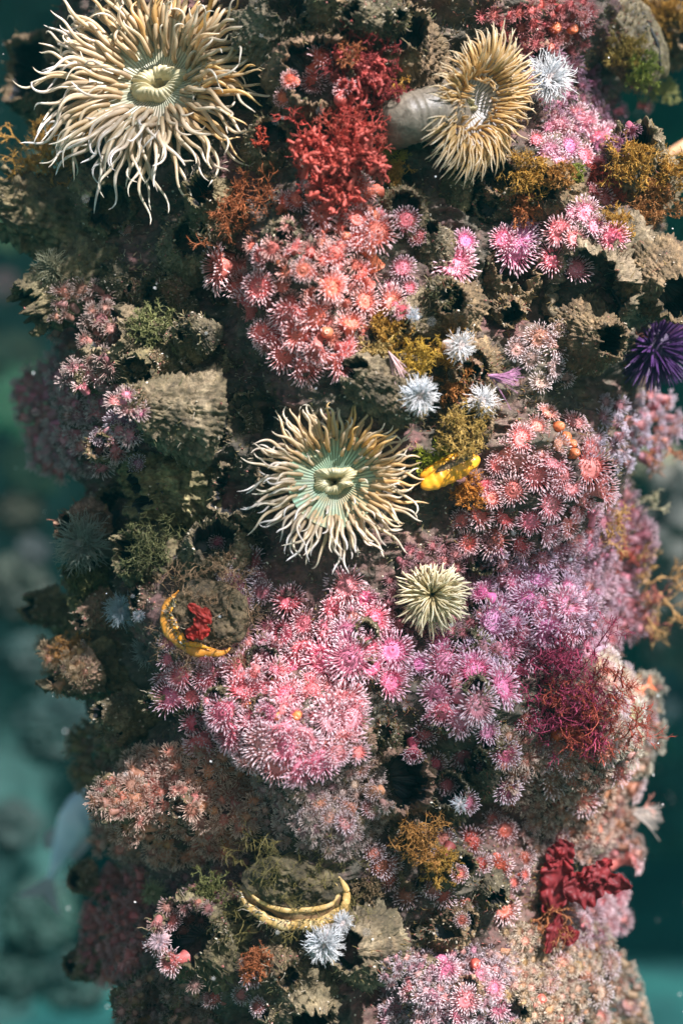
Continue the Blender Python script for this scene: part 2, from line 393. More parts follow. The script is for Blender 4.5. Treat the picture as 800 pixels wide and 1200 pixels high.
# ------------------------------------------------------------------ barnacle shells
def barnacle_mesh(seed, ro=.45, h=1.2, jag=.28, rib=.12, ribs=9, m=180):
    nO, nI = 44, 22
    th = np.arange(m)*2*math.pi/m
    s = np.linspace(0, 1, nO)[:, None]
    R = 1-(1-ro)*s**.75; Z = h*s+0*th
    R = R+0*th
    u = np.stack([np.cos(th), np.sin(th), 0*th], -1)
    jg = fbm(u*2.2+seed, 3, seed)
    rb = np.abs(np.sin(ribs*.5*th+1.5*vnoise(u*1.3+seed*3, seed+2)))**.6
    rb2 = np.abs(np.sin(ribs*2.5*th+2.2*vnoise(u*2.3+seed, seed+12)+1.2*s))
    R = R*(1+rib*(rb-.5)*(1-.2*s)+.075*(rb2-.5)*(1.1-.5*s))
    Z = Z*(1+jag*jg*s)
    P = np.stack([R*np.cos(th), R*np.sin(th), Z], -1)
    fr_ = (s*[5, 8, 6, 9][seed % 4]+1.2*jg+1.6*vnoise(P*1.6+seed, seed+7)) % 1.0
    lay = .085*(fr_**.6-.5)*(1-np.clip((fr_-.93)/.07, 0, 1))+.02*np.sin(s*60+9*vnoise(P*2+seed, seed+8))
    dn = .17*fbm(P*2.1+seed*7, 4, seed+9, .55, True)+.09*fbm(P*8+seed, 4, seed+5, .65, True)
    R2 = R+dn*(.4+.6*np.minimum(1, s*3+.3))+lay
    Z2 = Z+.10*fbm(P*4+seed*2, 3, seed+30)*s
    O = np.stack([R2*np.cos(th), R2*np.sin(th), Z2], -1)
    top = O[-1]
    q = np.linspace(0, 1, nI)[1:, None]
    Ri = top_r = np.linalg.norm(top[:, :2], axis=1)[None, :]
    Ri = Ri*(1-.16*np.minimum(1, q*6))*(1+.25*q)*(1-.9*np.maximum(0, q-.85)/.15); Zi = top[None, :, 2]*(1-q)+(.12*h)*q+.0*th
    Ri = Ri*(1+.06*vnoise(np.stack([np.cos(th)*3+0*q, np.sin(th)*3+0*q, q*5+0*th], -1), seed+44))
    I = np.stack([Ri*np.cos(th), Ri*np.sin(th), Zi], -1)
    V = np.concatenate([O, I]).reshape(-1, 3); F = grid_faces(nO+nI-1, m)
    return V, F, nO*m
BARN = []
for k in range(12):
    V, F, nO = barnacle_mesh(k*3+1, ro=[.45, .6, .38, .5][k % 4], h=[1.1, .9, 1.5, 1.25][k % 4], ribs=[7, 11, 9][k % 3], rib=[.12, .2][k % 2])
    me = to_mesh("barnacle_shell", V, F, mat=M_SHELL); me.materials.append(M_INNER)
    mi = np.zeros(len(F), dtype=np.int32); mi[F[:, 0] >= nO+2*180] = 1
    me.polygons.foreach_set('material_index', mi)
    BARN.append(me)
def axis(p, dx, dz, toward):
    return Vector((dx, -toward, dz)).normalized()
BN = 0
def barnacle(u, v, r, dx=0, dz=0, tw=1.0, k=0, label=None, col=(1, 1, 1), sink=.5, stretch=1.15, group="empty barnacle shells on the column", bvh=True, name="barnacle_shell"):
    """r: base radius in plan units; opening faces (dx,dz) with 'tw' towards the viewer"""
    global BN
    p, n = cast(u, v); ax = axis(p, dx, dz, tw)
    s = r*U*(1+p.y)
    sink = sink*.45; col = [c*1.25 for c in col]
    M = frame(p-ax*s*sink, ax, twist=random.uniform(0, 6), sc=(s, s, s*stretch))
    o = part(name, BARN[k % 12], None, col, M)
    tag(o, label, "barnacle", group if group else None); BN += 1
    bpy.context.view_layer.update()
    if bvh: add_bvh(o)
    TURF_SRC.append(o); return o
OL = (.72, .70, .52); GY = (.85, .80, .70); BR = (.85, .7, .55); PK = (1.1, .8, .78); DK = (.5, .5, .42)
barnacle(70, 95, 62, -.5, .1, .5, 1, "dark ridged barnacle shell behind the left edge of the biggest anemone", BR, .5)
barnacle(95, 262, 78, -1.2, .25, .35, 2, "big layered green-brown barnacle shell jutting left under the golden alga crust", OL, .9, 1.1)
barnacle(110, 330, 60, -1.0, -.5, .5, 6, "dark shaggy barnacle shell pointing down-left, below the big layered one", OL, .7)
barnacle(128, 236, 44, .1, -.35, 1.0, 3, "barnacle with two-lobed dark opening right below the biggest anemone", OL, .7)
barnacle(228, 290, 42, .0, .15, 1, 0, "open barnacle shell with dark hole, left of the salmon red colony", GY, .75)
barnacle(195, 345, 36, -.3, -.2, 1, 4, "crusty barnacle below the open one left of the salmon red colony", OL, .6)
barnacle(150, 405, 50, -.8, .6, .8, 5, "craggy pale-tipped barnacle tilted up-left, right of the dull pink tufts", GY, .5)
barnacle(185, 440, 42, -.6, -.1, 1, 8, "knobbly olive barnacle above the left-pointing layered shells", OL, .5)
barnacle(245, 424, 34, -.1, .1, 1, 9, "barnacle with small round dark hole above the large empty opening", GY, .7)
barnacle(228, 396, 26, -.2, .3, 1, 7, "small round barnacle just above the one with a small dark hole", OL, .6)
barnacle(225, 487, 58, -1.3, .15, .6, 10, "wide ridged grey-green barnacle pointing left beside the central anemone", GY, .7, 1.1)
barnacle(305, 498, 52, -.15, .1, 1, 1, "largest empty barnacle with wide black opening, upper left of the central anemone", GY, .85)
barnacle(215, 560, 58, -1.2, -.25, .6, 11, "layered pale green barnacle pointing down-left, lowest of the left-pointing shells", (.95, 1, .7), .7, 1.1)
barnacle(285, 575, 46, -.3, .0, 1, 5, "empty barnacle with black opening touching the left side of the central anemone", GY, .9)
barnacle(318, 172, 34, .0, .1, 1, 3, "thin ringed open shell beside the right tentacles of the biggest anemone", BR, .8)
barnacle(255, 245, 40, -.3, .2, 1, 6, "green-brown barnacle wedged under the lower right tentacles of the biggest anemone", OL, .6)
barnacle(320, 35, 48, .3, .4, .8, 8, "ridged grey barnacle at the top, right of the biggest anemone", GY, .5)
barnacle(395, 30, 40, -.2, .5, .8, 2, "dark worn barnacle at the top edge above the dark red alga", BR, .5)
barnacle(465, 60, 60, .1, .3, 1, 4, "large dull brown barnacle at the top, left of the golden ring anemone", BR, .8)
barnacle(372, 90, 62, .0, .0, 1, 9, "wide barnacle filled with red buds, above the salmon red colony", (.8, .6, .5), 1.15)
barnacle(80, 722, 28, -.7, .2, .8, 0, "barnacle with round hole at the far left rim, below the dim white fluffy anemone", OL, .6)
barnacle(62, 712, 24, -1, .0, .6, 7, "leftmost small barnacle on the rim of the dim lower left", OL, .4)
barnacle(118, 690, 40, -.4, .6, 1, 11, "mossy dark barnacle above the dim blue-white anemone at left", OL, .6)
barnacle(120, 778, 46, -1.1, -.1, .6, 10, "low ridged barnacle pointing left under the dim blue-white anemone", OL, .6)
barnacle(165, 830, 38, -.6, -.4, .8, 2, "worn barnacle above the orange-pink bulging colony", OL, .5)
barnacle(190, 660, 48, -.5, .2, .9, 6, "dark mossy barnacle left of the orange-lipped shell", OL, .6)
barnacle(255, 655, 46, .0, .5, 1, 3, "flat pale plate of barnacle above the orange-lipped shell", GY, .7)
barnacle(150, 610, 46, -.6, .3, .9, 9, "shadowed barnacle below the pink fuzzy cluster at left", DK, .6)
barnacle(422, 1108, 50, -.5, .1, .9, 4, "round grey barnacle holding the two white anemones under the gaping shell", GY, .9)
barnacle(492, 1012, 38, .0, .1, 1, 1, "barnacle with black hole ringed by golden turf, lower centre", BR, .9)
barnacle(452, 912, 58, .3, .1, 1, 7, "rounded pale brown barnacle at the lower right of the hot pink mound", PK, 1.0)
barnacle(240, 1098, 62, -.3, .3, 1, 11, "mossy rough barnacle low on the left, left of the gaping shell", OL, .8)
barnacle(345, 1155, 56, .4, -.4, .9, 10, "smooth ridged grey-green barnacle at the bottom below the white anemones", GY, .8)
barnacle(190, 1180, 50, -.5, .2, .9, 5, "dark barnacle at the bottom left corner of the column", DK, .6)
barnacle(740, 208, 54, -.1, .4, .9, 2, "broken white-ridged barnacle with golden edges at upper right", GY, .6)
barnacle(700, 330, 74, -.4, -.5, 1, 9, "big smooth grey barnacle hanging under the upper right pink group", (.95, .9, .85), .95)
barnacle(640, 225, 44, -.3, .1, 1, 0, "open barnacle above the upper right pink group with golden rim", BR, .8)
barnacle(775, 330, 50, .3, -.5, .9, 8, "brown grey barnacle at the right edge above the purple urchin", BR, .6)
barnacle(590, 210, 34, -.2, -.1, 1, 7, "small knobbly barnacle just right below the golden ring anemone", BR, .6)
barnacle(500, 480, 40, .1, .1, 1, 5, "empty barnacle with blue-black opening between central anemone and white pair", GY, .95)
barnacle(452, 455, 46, -.8, .3, .8, 10, "flat striated grey barnacle above the central anemone", GY, .7)
barnacle(590, 330, 46, .2, .2, 1, 3, "shadowed brown barnacle below the upper right pink group", BR, .8)
barnacle(530, 360, 38, -.1, .1, 1, 6, "brown knobbly barnacle right above the upper white anemone", BR, .7)
barnacle(548, 430, 40, .1, -.1, 1, 4, "open crusted barnacle between the three small white anemones", BR, .85)
barnacle(545, 500, 34, .2, .2, 1, 11, "golden brown crusted barnacle right above the yellow shell", BR, .6)
barnacle(690, 395, 44, .3, -.2, 1, 2, "rough grey barnacle left of the purple urchin", BR, .6)
barnacle(520, 930, 36, .1, .3, 1, 8, "dark barnacle in the shade above the lower right dark red polyps", DK, .8)
barnacle(780, 30, 50, .4, -.2, .8, 3, "black-brown barnacle at the top right corner with golden growth", BR, .5)
barnacle(620, 85, 40, .2, .1, 1, 5, "shadowed pinkish barnacle behind the bright white fluffy anemone", PK, .8)
barnacle(470, 250, 36, .1, .1, 1, 0, "dark barnacle right of the top of the salmon red colony", BR, .9)

rs = random.Random(41)
for i in range(75):
    for _ in range(60):
        u, v = rs.uniform(90, 730), rs.uniform(10, 1190)
        if any((u-a)**2+(v-b)**2 < c*c for a, b, c in ((174, 86, 115), (392, 562, 105), (566, 120, 100), (506, 697, 50), (343, 1040, 75), (245, 722, 62), (526, 551, 48), (642, 92, 40), (470, 150, 45))): continue
        if u < 330 or 470 < u < 620 or rs.random() < .25: break
    else: continue
    barnacle(u, v, rs.uniform(13, 30), rs.uniform(-.6, .4)-(.5 if u < 300 else 0), rs.uniform(-.5, .5), rs.uniform(.5, 1), rs.randrange(12),
             "small worn barnacle shell in the crust between the larger barnacles and anemones", rs.choice([OL, GY, BR, PK, DK]), .5, rs.uniform(.8, 1.4), "small worn barnacles in the crust")
# ------------------------------------------------------------------ strawberry anemone meshes
KNOB = [1, .85, .75, .68, .62, .62, 1.7, 1.25, .15]
def polyp_parts(seed, ntent, openness=1.0, S=5, thin=.024, longer=.92):
    rg = np.random.default_rng(seed)
    n3 = [int(ntent*.42), int(ntent*.33), ntent-int(ntent*.42)-int(ntent*.33)]
    Ps = []
    for ring, (n, rho, el, L) in enumerate(zip(n3, (.50, .44, .37), (.05, .45, .85), (.62, .56, .46))):
        phi = (np.arange(n)+rg.uniform(-.35, .35, n))*2*math.pi/n+ring
        e0 = el+(1-openness)*1.1+rg.normal(0, .20, n)
        Ps.append(paths(rg, n, 9, phi, rho+rg.normal(0, .02, n), .02+.05*ring, e0+.25, -.45+rg.normal(0, .25, n), L*longer*rg.uniform(.78, 1.15, n), .25, .25, .8))
    P = np.concatenate(Ps)
    tent = tubes(P, np.array(KNOB)*thin, S)
    o = openness
    disc = lathe([(.015, -.03), (.05, .05), (.09, .10), (.15, .07), (.22, .01), (.32, .0), (.46, .02), (.53*min(1, .6+o*.4), -.02), (.50, -.10)], 22, .03, seed, 4)
    col = lathe([(.52, -.05), (.48, -.14), (.38, -.30), (.30, -.55), (.32, -.85), (.42, -1.15), (.5, -1.3)], 18, .05, seed, 3)
    return tent, disc, col
POLYPS = []
for k in range(12):
    tent, disc, col = polyp_parts(100+k, [92, 80, 104, 86][k % 4], [1, .8, .95, .45, 1, .65][k % 6], thin=[.020, .022, .018][k % 3])
    POLYPS.append((to_mesh("tentacles", tent[0], tent[1], {'t': tent[2]}, M_TS), to_mesh("oral_disc", disc[0], disc[1], {'t': disc[2]}, M_FL), to_mesh("column", col[0], col[1], {'t': .5+0*col[2]}, M_FL)))
BUD = []
for k in range(4):
    V, F, t = lathe([(.02, .62), (.10, .70), (.22, .72), (.36, .62), (.46, .42), (.48, .15), (.42, -.2), (.40, -.6)], 24, .10, 300+k, 2)
    BUD.append(to_mesh("closed_column", V, F, {'t': .5+0*t}, M_FL))
    V, F, t = lathe([(.02, .60), (.05, .69), (.09, .735), (.14, .745), (.19, .72), (.21, .69)], 16, .04, 310+k, 5)
    if k == 0: LIPM = to_mesh("closed_mouth", V, F, {'t': .05+0*t}, M_FL)
N_POLYP = 0
TILT = .32
def polyp(u, v, r, col, label, group, bulge=None, lift=.25, back=None):
    global N_POLYP
    p, n = hit(u, v, .25, .25, bulge)
    n = (n+Vector((random.gauss(0, TILT), 0, random.gauss(0, TILT)))*(1.7 if lift > .35 else 1)).normalized()
    s = r*U*(1+p.y)*1.24*random.uniform(.85, 1.15)
    M = frame(p+n*s*lift, n, s, random.uniform(0, 6.28))
    t = thing("strawberry_anemone", label, "anemone", M, group)
    k = random.randrange(12)
    if N_POLYP < 12: k = N_POLYP
    N_POLYP += 1
    j = [min(.95, max(.01, c*random.uniform(.8, 1.15))) for c in col]
    part("tentacles", POLYPS[k][0], t, j)
    part("oral_disc", POLYPS[k][1], t, j)
    part("column", POLYPS[k][2], t, [x*.9 for x in j])
    return t
def bud(u, v, r, col, label, group):
    p, n = hit(u, v, .3, .35); s = r*U*(1+p.y)*1.5
    t = thing("closed_anemone", label, "anemone", frame(p+n*s*.1, n, s, random.uniform(0, 6)), group)
    part("column", BUD[random.randrange(4)], t, col); part("mouth", LIPM, t, [min(1, c*1.3+.05) for c in col]); return t

ORD = ['', 'first', 'second', 'third', 'fourth', 'fifth', 'sixth', 'seventh', 'eighth', 'ninth', 'tenth', 'eleventh', 'twelfth', 'thirteenth', 'fourteenth', 'fifteenth', 'sixteenth']
def ordphrase(i, n):
    if n == 1: return 'the only one'
    if i == 0: return 'topmost'
    if i == n-1: return 'lowest'
    if i < (n+1)//2: return ORD[i+1]+' from the top'
    return ORD[n-i]+' from the bottom'
def colony(spec, pts, col, adj, where, group, bulge=None, lift=.25, rdef=17):
    pts = sorted([(p if len(p) > 2 else (*p, rdef)) for p in pts], key=lambda p: p[1])
    n = len(pts)
    for i, (u, v, r) in enumerate(pts):
        polyp(u, v, r, col, "%s anemone, %s %s" % (adj, ordphrase(i, n), where), group, bulge, lift)
def fill(poly, step, r, seed, avoid=()):
    rg = random.Random(seed); us = [p[0] for p in poly]; vs = [p[1] for p in poly]; out = []
    def inside(x, y):
        c = False; j = len(poly)-1
        for i in range(len(poly)):
            xi, yi = poly[i]; xj, yj = poly[j]
            if (yi > y) != (yj > y) and x < (xj-xi)*(y-yi)/(yj-yi)+xi: c = not c
            j = i
        return c
    for _ in range(6000):
        x, y = rg.uniform(min(us), max(us)), rg.uniform(min(vs), max(vs))
        if inside(x, y) and all((x-a)**2+(y-b)**2 > step*step*.62 for a, b, c in out): out.append((x, y, r*rg.uniform(.8, 1.2)))
    return out

HOT = (.86, .21, .27); RED = (.84, .19, .12); SAL = (.86, .32, .26); PUR = (.80, .24, .42); ORG = (.70, .22, .10); DUL = (.48, .16, .18); DRD = (.50, .10, .07); PAL = (.78, .50, .38); BRN = (.42, .22, .14)
G = "hot pink colony in the lower middle"
colony(None, [(197, 793, 16), (199, 772, 15), (201, 818, 18), (215, 791, 15), (227, 816, 15), (227, 845, 14), (238, 868, 18), (199, 752, 12)], HOT, "rose pink", "in the leftmost strand under the orange-lipped shell", G)
colony(None, [(252, 818, 18), (250, 787, 17), (240, 795, 14), (263, 834, 18), (273, 857, 20), (285, 787, 20), (285, 810, 19), (243, 762, 14), (256, 845, 15)], HOT, "pink", "between the leftmost pink strand and the crowded pink mound", G, (300, 820, 90))
colony(None, [(339, 706, 17), (335, 743, 18), (358, 731, 16), (352, 760, 18), (314, 768, 23), (345, 783, 15), (308, 812, 18), (335, 816, 20), (326, 790, 15), (366, 810, 18), (380, 741, 18), (318, 835, 16)], HOT, "deep pink", "in the patch right of the orange-lipped shell", G, (350, 790, 120))
colony(None, [(387, 708, 19), (406, 688, 19), (409, 715, 11), (428, 700, 14), (436, 725, 20), (447, 737, 15), (409, 741, 19), (413, 772, 24), (459, 766, 25), (453, 799, 19), (382, 774, 24), (432, 756, 14), (436, 783, 15), (466, 785, 14)], (.86, .22, .32), "magenta pink", "between the central and the cream tufted anemone", G)
colony(None, [(300, 849, 20), (316, 872, 22), (335, 853, 21), (358, 857, 24), (382, 841, 24), (399, 861, 21), (374, 888, 22), (350, 892, 22), (327, 894, 20), (296, 888, 18), (393, 818, 24), (409, 822, 20), (411, 842, 20), (392, 880, 18), (340, 875, 20), (284, 868, 18)], (.88, .32, .36), "pale-fringed pink", "in the mound ending the hot pink colony", G, (345, 840, 70), .4)
colony(None, [(277, 686, 18), (308, 677, 15), (300, 659, 14), (308, 694, 14), (287, 706, 13), (265, 672, 12), (256, 634, 9)], (.40, .13, .16), "dusky pink", "in the small group above the orange-lipped shell", "dusky group above the orange-lipped shell")
A = "salmon red colony in the upper middle"
colony(None, [(329, 245, 16), (370, 257, 18), (377, 271, 15), (400, 235, 16), (419, 230, 15), (434, 225, 16), (436, 274, 20), (434, 301, 21), (392, 299, 16), (348, 235, 14), (415, 262, 14), (420, 285, 14)], RED, "red", "in the upper half of the salmon red colony", A, None, .7)
colony(None, [(378, 335, 21), (345, 358, 20), (405, 326, 16), (427, 328, 14), (422, 355, 18), (448, 358, 17), (409, 390, 16), (385, 419, 22), (377, 375, 19), (395, 405, 15), (372, 400, 16)], (.86, .24, .19), "coral red", "at lower right in the salmon red colony", A, (370, 330, 110), .7)
colony(None, [(275, 314, 23), (270, 303, 17), (309, 338, 19), (297, 368, 21), (324, 389, 23), (358, 392, 19), (351, 422, 21), (284, 345, 17), (316, 301, 12), (348, 298, 13), (356, 316, 14), (332, 412, 18), (310, 390, 16)], (.80, .20, .17), "dull red", "on the lower left of the salmon red colony", A, (370, 330, 110), .7)
colony(None, [(469, 363, 11), (456, 336, 9), (471, 316, 16), (478, 338, 9), (475, 259, 17), (490, 277, 10), (451, 255, 11)], (.72, .18, .22), "pink-fringed", "in the loose line beside the salmon red colony", A)
colony(None, [(341, 94, 10), (375, 70, 14), (368, 94, 14), (394, 91, 10), (333, 114, 12), (405, 106, 12)], RED, "small red", "on the barnacle left of the golden anemone", "red polyps on the wide barnacle")
B = "upper right pink group"
colony(None, [(530, 314, 22), (543, 284, 13), (537, 302, 14)], PUR, "violet-fringed", "in the isolated trio below the golden ring anemone", B)
colony(None, [(601, 292, 21), (616, 262, 15), (590, 281, 14), (610, 280, 17)], PUR, "purple pink", "in the upper right pink group's left clump", B)
colony(None, [(652, 269, 19), (684, 251, 17), (702, 234, 18), (716, 277, 17), (648, 305, 17), (672, 316, 16), (695, 266, 12), (672, 281, 14), (668, 252, 14), (690, 225, 14)], (.86, .28, .34), "bright pink", "in the upper right pink group's main clump", B)
colony(None, [(652, 148, 16), (672, 136, 14), (696, 164, 16), (680, 184, 15), (664, 172, 14), (640, 176, 14), (640, 152, 16), (712, 160, 13), (684, 144, 13), (627, 165, 12), (655, 190, 14), (708, 185, 11)], (.84, .28, .38), "pink", "in the clump right below the bright white fluffy anemone", "pink clump below the white fluffy anemone")
colony(None, [(716, 62, 14), (754, 96, 13), (760, 22, 9), (658, 44, 10), (680, 18, 10), (680, 33, 10), (757, 125, 8), (150, 270, 8)][:-1], (.72, .2, .16), "small coral", "on and around the ribbed mussel at top right", "polyps around the ribbed mussel")
colony(None, [(150, 270, 8)], (.6, .3, .25), "tiny pale", "hanging directly under the biggest anemone", None)
D = "pale salmon colony at the right"
colony(None, [(627, 502, 15), (671, 498, 14), (607, 536, 19), (631, 530, 15), (627, 554, 22), (646, 543, 16), (609, 515, 14), (687, 524, 15), (652, 522, 12), (687, 549, 22), (657, 556, 15), (592, 530, 13), (640, 487, 12)], SAL, "white-fringed salmon", "in the upper half of the right salmon colony", D, (640, 560, 90))
colony(None, [(702, 573, 20), (641, 590, 18), (680, 586, 18), (665, 571, 18), (663, 614, 18), (652, 644, 18), (688, 600, 14), (672, 596, 15), (652, 570, 14), (622, 610, 14), (640, 622, 16), (668, 632, 15)], (.86, .32, .32), "white-fringed pink", "in the right salmon colony's lower right half", D, (640, 560, 90))
colony(None, [(558, 603, 17), (588, 605, 17), (579, 633, 20), (609, 637, 16), (601, 575, 16), (581, 545, 14), (566, 569, 14), (545, 635, 12), (540, 610, 11), (575, 585, 12)], (.70, .16, .15), "red-centred", "right of the yellow shell, above the cream tufted anemone", D)
colony(None, [(631, 395, 15), (650, 405, 15), (645, 430, 14), (620, 420, 12), (660, 440, 14), (605, 410, 12), (632, 450, 12), (655, 385, 11)], (.50, .28, .22), "whitish brown", "in the branched clump left of the purple urchin", "whitish brown clump by the urchin")
E = "violet pink colony right of the cream anemone"
colony(None, [(600, 680, 20), (626, 680, 19), (618, 706, 20), (574, 730, 22), (590, 760, 21), (604, 734, 14), (640, 734, 24), (632, 712, 16), (660, 712, 20), (620, 768, 19), (588, 712, 15), (566, 696, 14), (640, 764, 18), (668, 736, 18), (652, 660, 18), (610, 750, 14)], PUR, "violet pink", "in the colony right of the cream tufted anemone", E, (620, 720, 80))
colony(None, [(522, 778, 22), (548, 772, 19), (554, 788, 20), (514, 812, 20), (556, 824, 21), (582, 806, 21), (536, 842, 19), (518, 756, 15), (492, 780, 14), (520, 832, 15), (505, 838, 14), (568, 856, 15), (535, 800, 18)], (.82, .26, .40), "lilac-fringed pink", "in the colony directly below the cream tufted anemone", E, (540, 805, 75))
colony(None, [(540, 882, 16), (496, 858, 15), (484, 880, 13), (590, 882, 15), (522, 920, 14), (545, 940, 15), (592, 924, 14), (560, 900, 12), (508, 895, 12)], (.50, .11, .16), "dark pink", "in the shaded fringe under the lilac pink colony", E)
Mg = "pale salmon colony at the lower right edge"
colony(None, [(710, 776, 14), (708, 796, 16), (732, 792, 12), (740, 812, 12), (736, 840, 20), (760, 836, 13), (724, 856, 17), (752, 858, 18), (756, 884, 10), (720, 830, 16), (700, 842, 14), (745, 825, 14)], PAL, "creamy white-fringed", "around the tiny orange fish at lower right", Mg, (680, 850, 90))
colony(None, [(616, 844, 15), (652, 876, 15), (628, 868, 15), (704, 880, 18), (728, 896, 17), (644, 912, 19), (637, 890, 14), (680, 935, 17), (721, 903, 16), (738, 924, 16), (723, 948, 10), (729, 980, 8), (690, 905, 14), (612, 905, 12), (665, 895, 14)], (.62, .20, .14), "rusty salmon", "below the feathery magenta alga at lower right", Mg)
K = "scattered orange-centred polyps in the lower middle"
colony(None, [(551, 986, 17), (519, 1004, 15), (590, 974, 13), (622, 965, 10), (560, 1012, 13), (584, 1014, 15), (612, 1004, 14), (612, 1025, 8), (537, 1025, 10), (519, 1047, 14), (545, 1055, 16), (588, 1066, 18), (541, 1077, 10), (575, 960, 11), (600, 1035, 10)], DRD, "orange-centred dark red", "scattered to the left of the crimson leaf", K)
colony(None, [(444, 1013, 15), (454, 1029, 18), (478, 1051, 17), (437, 1000, 12), (520, 985, 11), (505, 1040, 11), (460, 1010, 11)], (.52, .16, .1), "brownish red", "around the black hole ringed by golden turf", K)
colony(None, [(736, 1006, 16), (721, 1047, 16), (702, 1062, 14), (661, 1066, 15), (710, 1081, 14), (652, 980, 12), (690, 1040, 12), (680, 1085, 12)], (.60, .16, .18), "dusty pink", "around the crimson leaf at lower right", "pink polyps around the crimson leaf")
Lg = "pink polyps along the bottom edge"
colony(None, [(522, 1133, 13), (532, 1141, 13), (504, 1141, 11), (504, 1165, 14), (522, 1165, 14), (545, 1171, 15), (575, 1158, 15), (511, 1186, 14), (560, 1144, 13), (534, 1188, 13), (480, 1160, 11), (468, 1180, 12), (490, 1190, 12), (583, 1180, 12)], (.62, .2, .26), "pale lilac", "in the cluster at the bottom edge, middle right", Lg)
colony(None, [(684, 1144, 14), (710, 1129, 13), (734, 1178, 14), (669, 1184, 12), (700, 1165, 13), (655, 1130, 12), (680, 1112, 12), (725, 1150, 11), (700, 1192, 12), (640, 1150, 11)], (.55, .25, .18), "cream-fringed brown", "clustered at the bottom right of the column", Lg)
colony(None, [(375, 941, 14), (394, 939, 12), (409, 948, 13), (402, 965, 12), (422, 900, 11), (439, 927, 12), (434, 949, 11), (417, 975, 10), (385, 958, 12), (385, 988, 10), (360, 955, 10)], (.60, .26, .18), "bright cream-tipped", "in the patch above the gaping shell", "cream-tipped patch above the gaping shell")
colony(None, [(141, 492, 14), (158, 507, 13), (115, 513, 11), (163, 545, 11)], (.36, .14, .22), "small purplish", "beside the fuzzy pink cluster at the left rim", "purplish polyps at left")
colony(None, [(200, 1078, 13), (186, 1108, 13), (203, 1126, 14), (252, 1168, 12), (284, 1165, 9), (295, 1140, 14), (305, 1180, 12)], (.55, .14, .13), "scattered red", "in the column's shaded lower left part", "scattered polyps at lower left")
for i, (u, v, r) in enumerate([(441, 254, 11), (407, 279, 9), (383, 389, 10), (329, 309, 7), (449, 274, 8), (365, 225, 10), (400, 120, 11)]):
    bud(u, v, r, (.70, .20, .10) if i != 6 else (.62, .12, .10), "smooth closed orange-red anemone without tentacles, %s in the salmon red colony" % ordphrase(sorted([254, 279, 389, 309, 274, 225, 120]).index([254, 279, 389, 309, 274, 225, 120][i]), 7), "closed buds in the salmon red colony")
for i, (u, v, r) in enumerate([(648, 33, 9), (667, 34, 9)]):
    bud(u, v, r, (.80, .20, .07), ["left", "right"][i]+" of the two round orange closed anemones left of the ribbed mussel", "closed orange pair")
BB = [(652, 500, 9), (661, 511, 8), (667, 521, 8), (671, 532, 8)]
for i, (u, v, r) in enumerate(BB):
    bud(u, v, r, (.80, .22, .08), "closed orange anemone, %s in the orange chain inside the right salmon colony" % ordphrase(i, 4), "orange chain in the salmon colony")
for i, (u, v, r) in enumerate([(664, 858, 12), (650, 862, 10), (677, 862, 9)]):
    bud(u, v, r, (.75, .16, .05), ["big middle", "left", "right"][i]+" one of three closed orange anemones under the feathery magenta alga", "closed orange trio")
for i, (u, v, r) in enumerate([(556, 1129, 9), (631, 1171, 9), (650, 1193, 9)]):
    bud(u, v, r, (.62, .10, .07), ["small red closed anemone above the pale lilac bottom cluster", "smooth red closed anemone left of the cream-fringed bottom cluster", "pinkish closed anemone at the bottom edge, lowest of the smooth ones"][i], "closed red buds near the bottom")
for i, (u, v, r) in enumerate([(293, 828, 8), (304, 832, 9), (325, 838, 9), (348, 839, 9)]):
    bud(u, v, r, (.78, .24, .07), "closed orange anemone, %s along the slit in the hot pink mound" % ["leftmost", "second from the left", "third from the left", "rightmost"][i], "closed orange row in the pink mound")
print("polyps", N_POLYP)

# ------------------------------------------------------------------ countless small polyps as one carpet
def carpet(name, specs, label, mat):
    rg = np.random.default_rng(99); Vs, Fs, Cs, o = [], [], [], 0
    variants = []
    for k in range(5):
        tent, disc, col = polyp_parts(500+k, 40, .9, 3, .034)
        tent = tubes(paths(rg, 60, 6, rg.uniform(0, 6.28, 60), rg.uniform(.22, .45, 60), .05, rg.uniform(0, 1.5, 60), -.4, rg.uniform(.5, .75, 60), .3, .3), np.array([1, .8, .7, .65, 1.5, .3])*.028, 3)
        c = lathe([(.03, .05), (.12, .12), (.3, .05), (.44, 0), (.40, -.2), (.34, -.9)], 10, .05, k)
        variants.append((tent, c))
    for (pts, col, pale, bulge) in specs:
        for (u, v, r) in pts:
            p, n = hit(u, v, .3, .15, bulge)
            if (p-CAM).length > 1.45: continue
            n = (n+Vector(rg.normal(0, .3, 3))).normalized(); s = r*U*(1+p.y)*1.1
            M = np.array(frame(p+n*s*.3, n, s, rg.uniform(0, 6)))
            tent, c = variants[rg.integers(5)]
            cc = np.array(col)*rg.uniform(.55, 1.4)*np.array([1, rg.uniform(.8, 1.3), rg.uniform(.7, 1.2)]); pp = np.array(pale)*rg.uniform(.85, 1.1)
            for (V, F, t), is_t in ((tent, 1), (c, 0)):
                Vs.append(V@M[:3, :3].T+M[:3, 3]); Fs.append(F+o); o += len(V)
                k = (np.clip(t*1.6, 0, 1)[:, None] if is_t else .15*np.ones((len(V), 1)))
                Cs.append(cc*(1-k)+pp*k)
    ob = part(name, to_mesh(name, np.concatenate(Vs), np.concatenate(Fs), None, mat, cols=np.concatenate(Cs)))
    tag(ob, label, "anemones", None, "stuff"); return ob
PINKP = (.78, .68, .78); TAN = (.62, .52, .42)
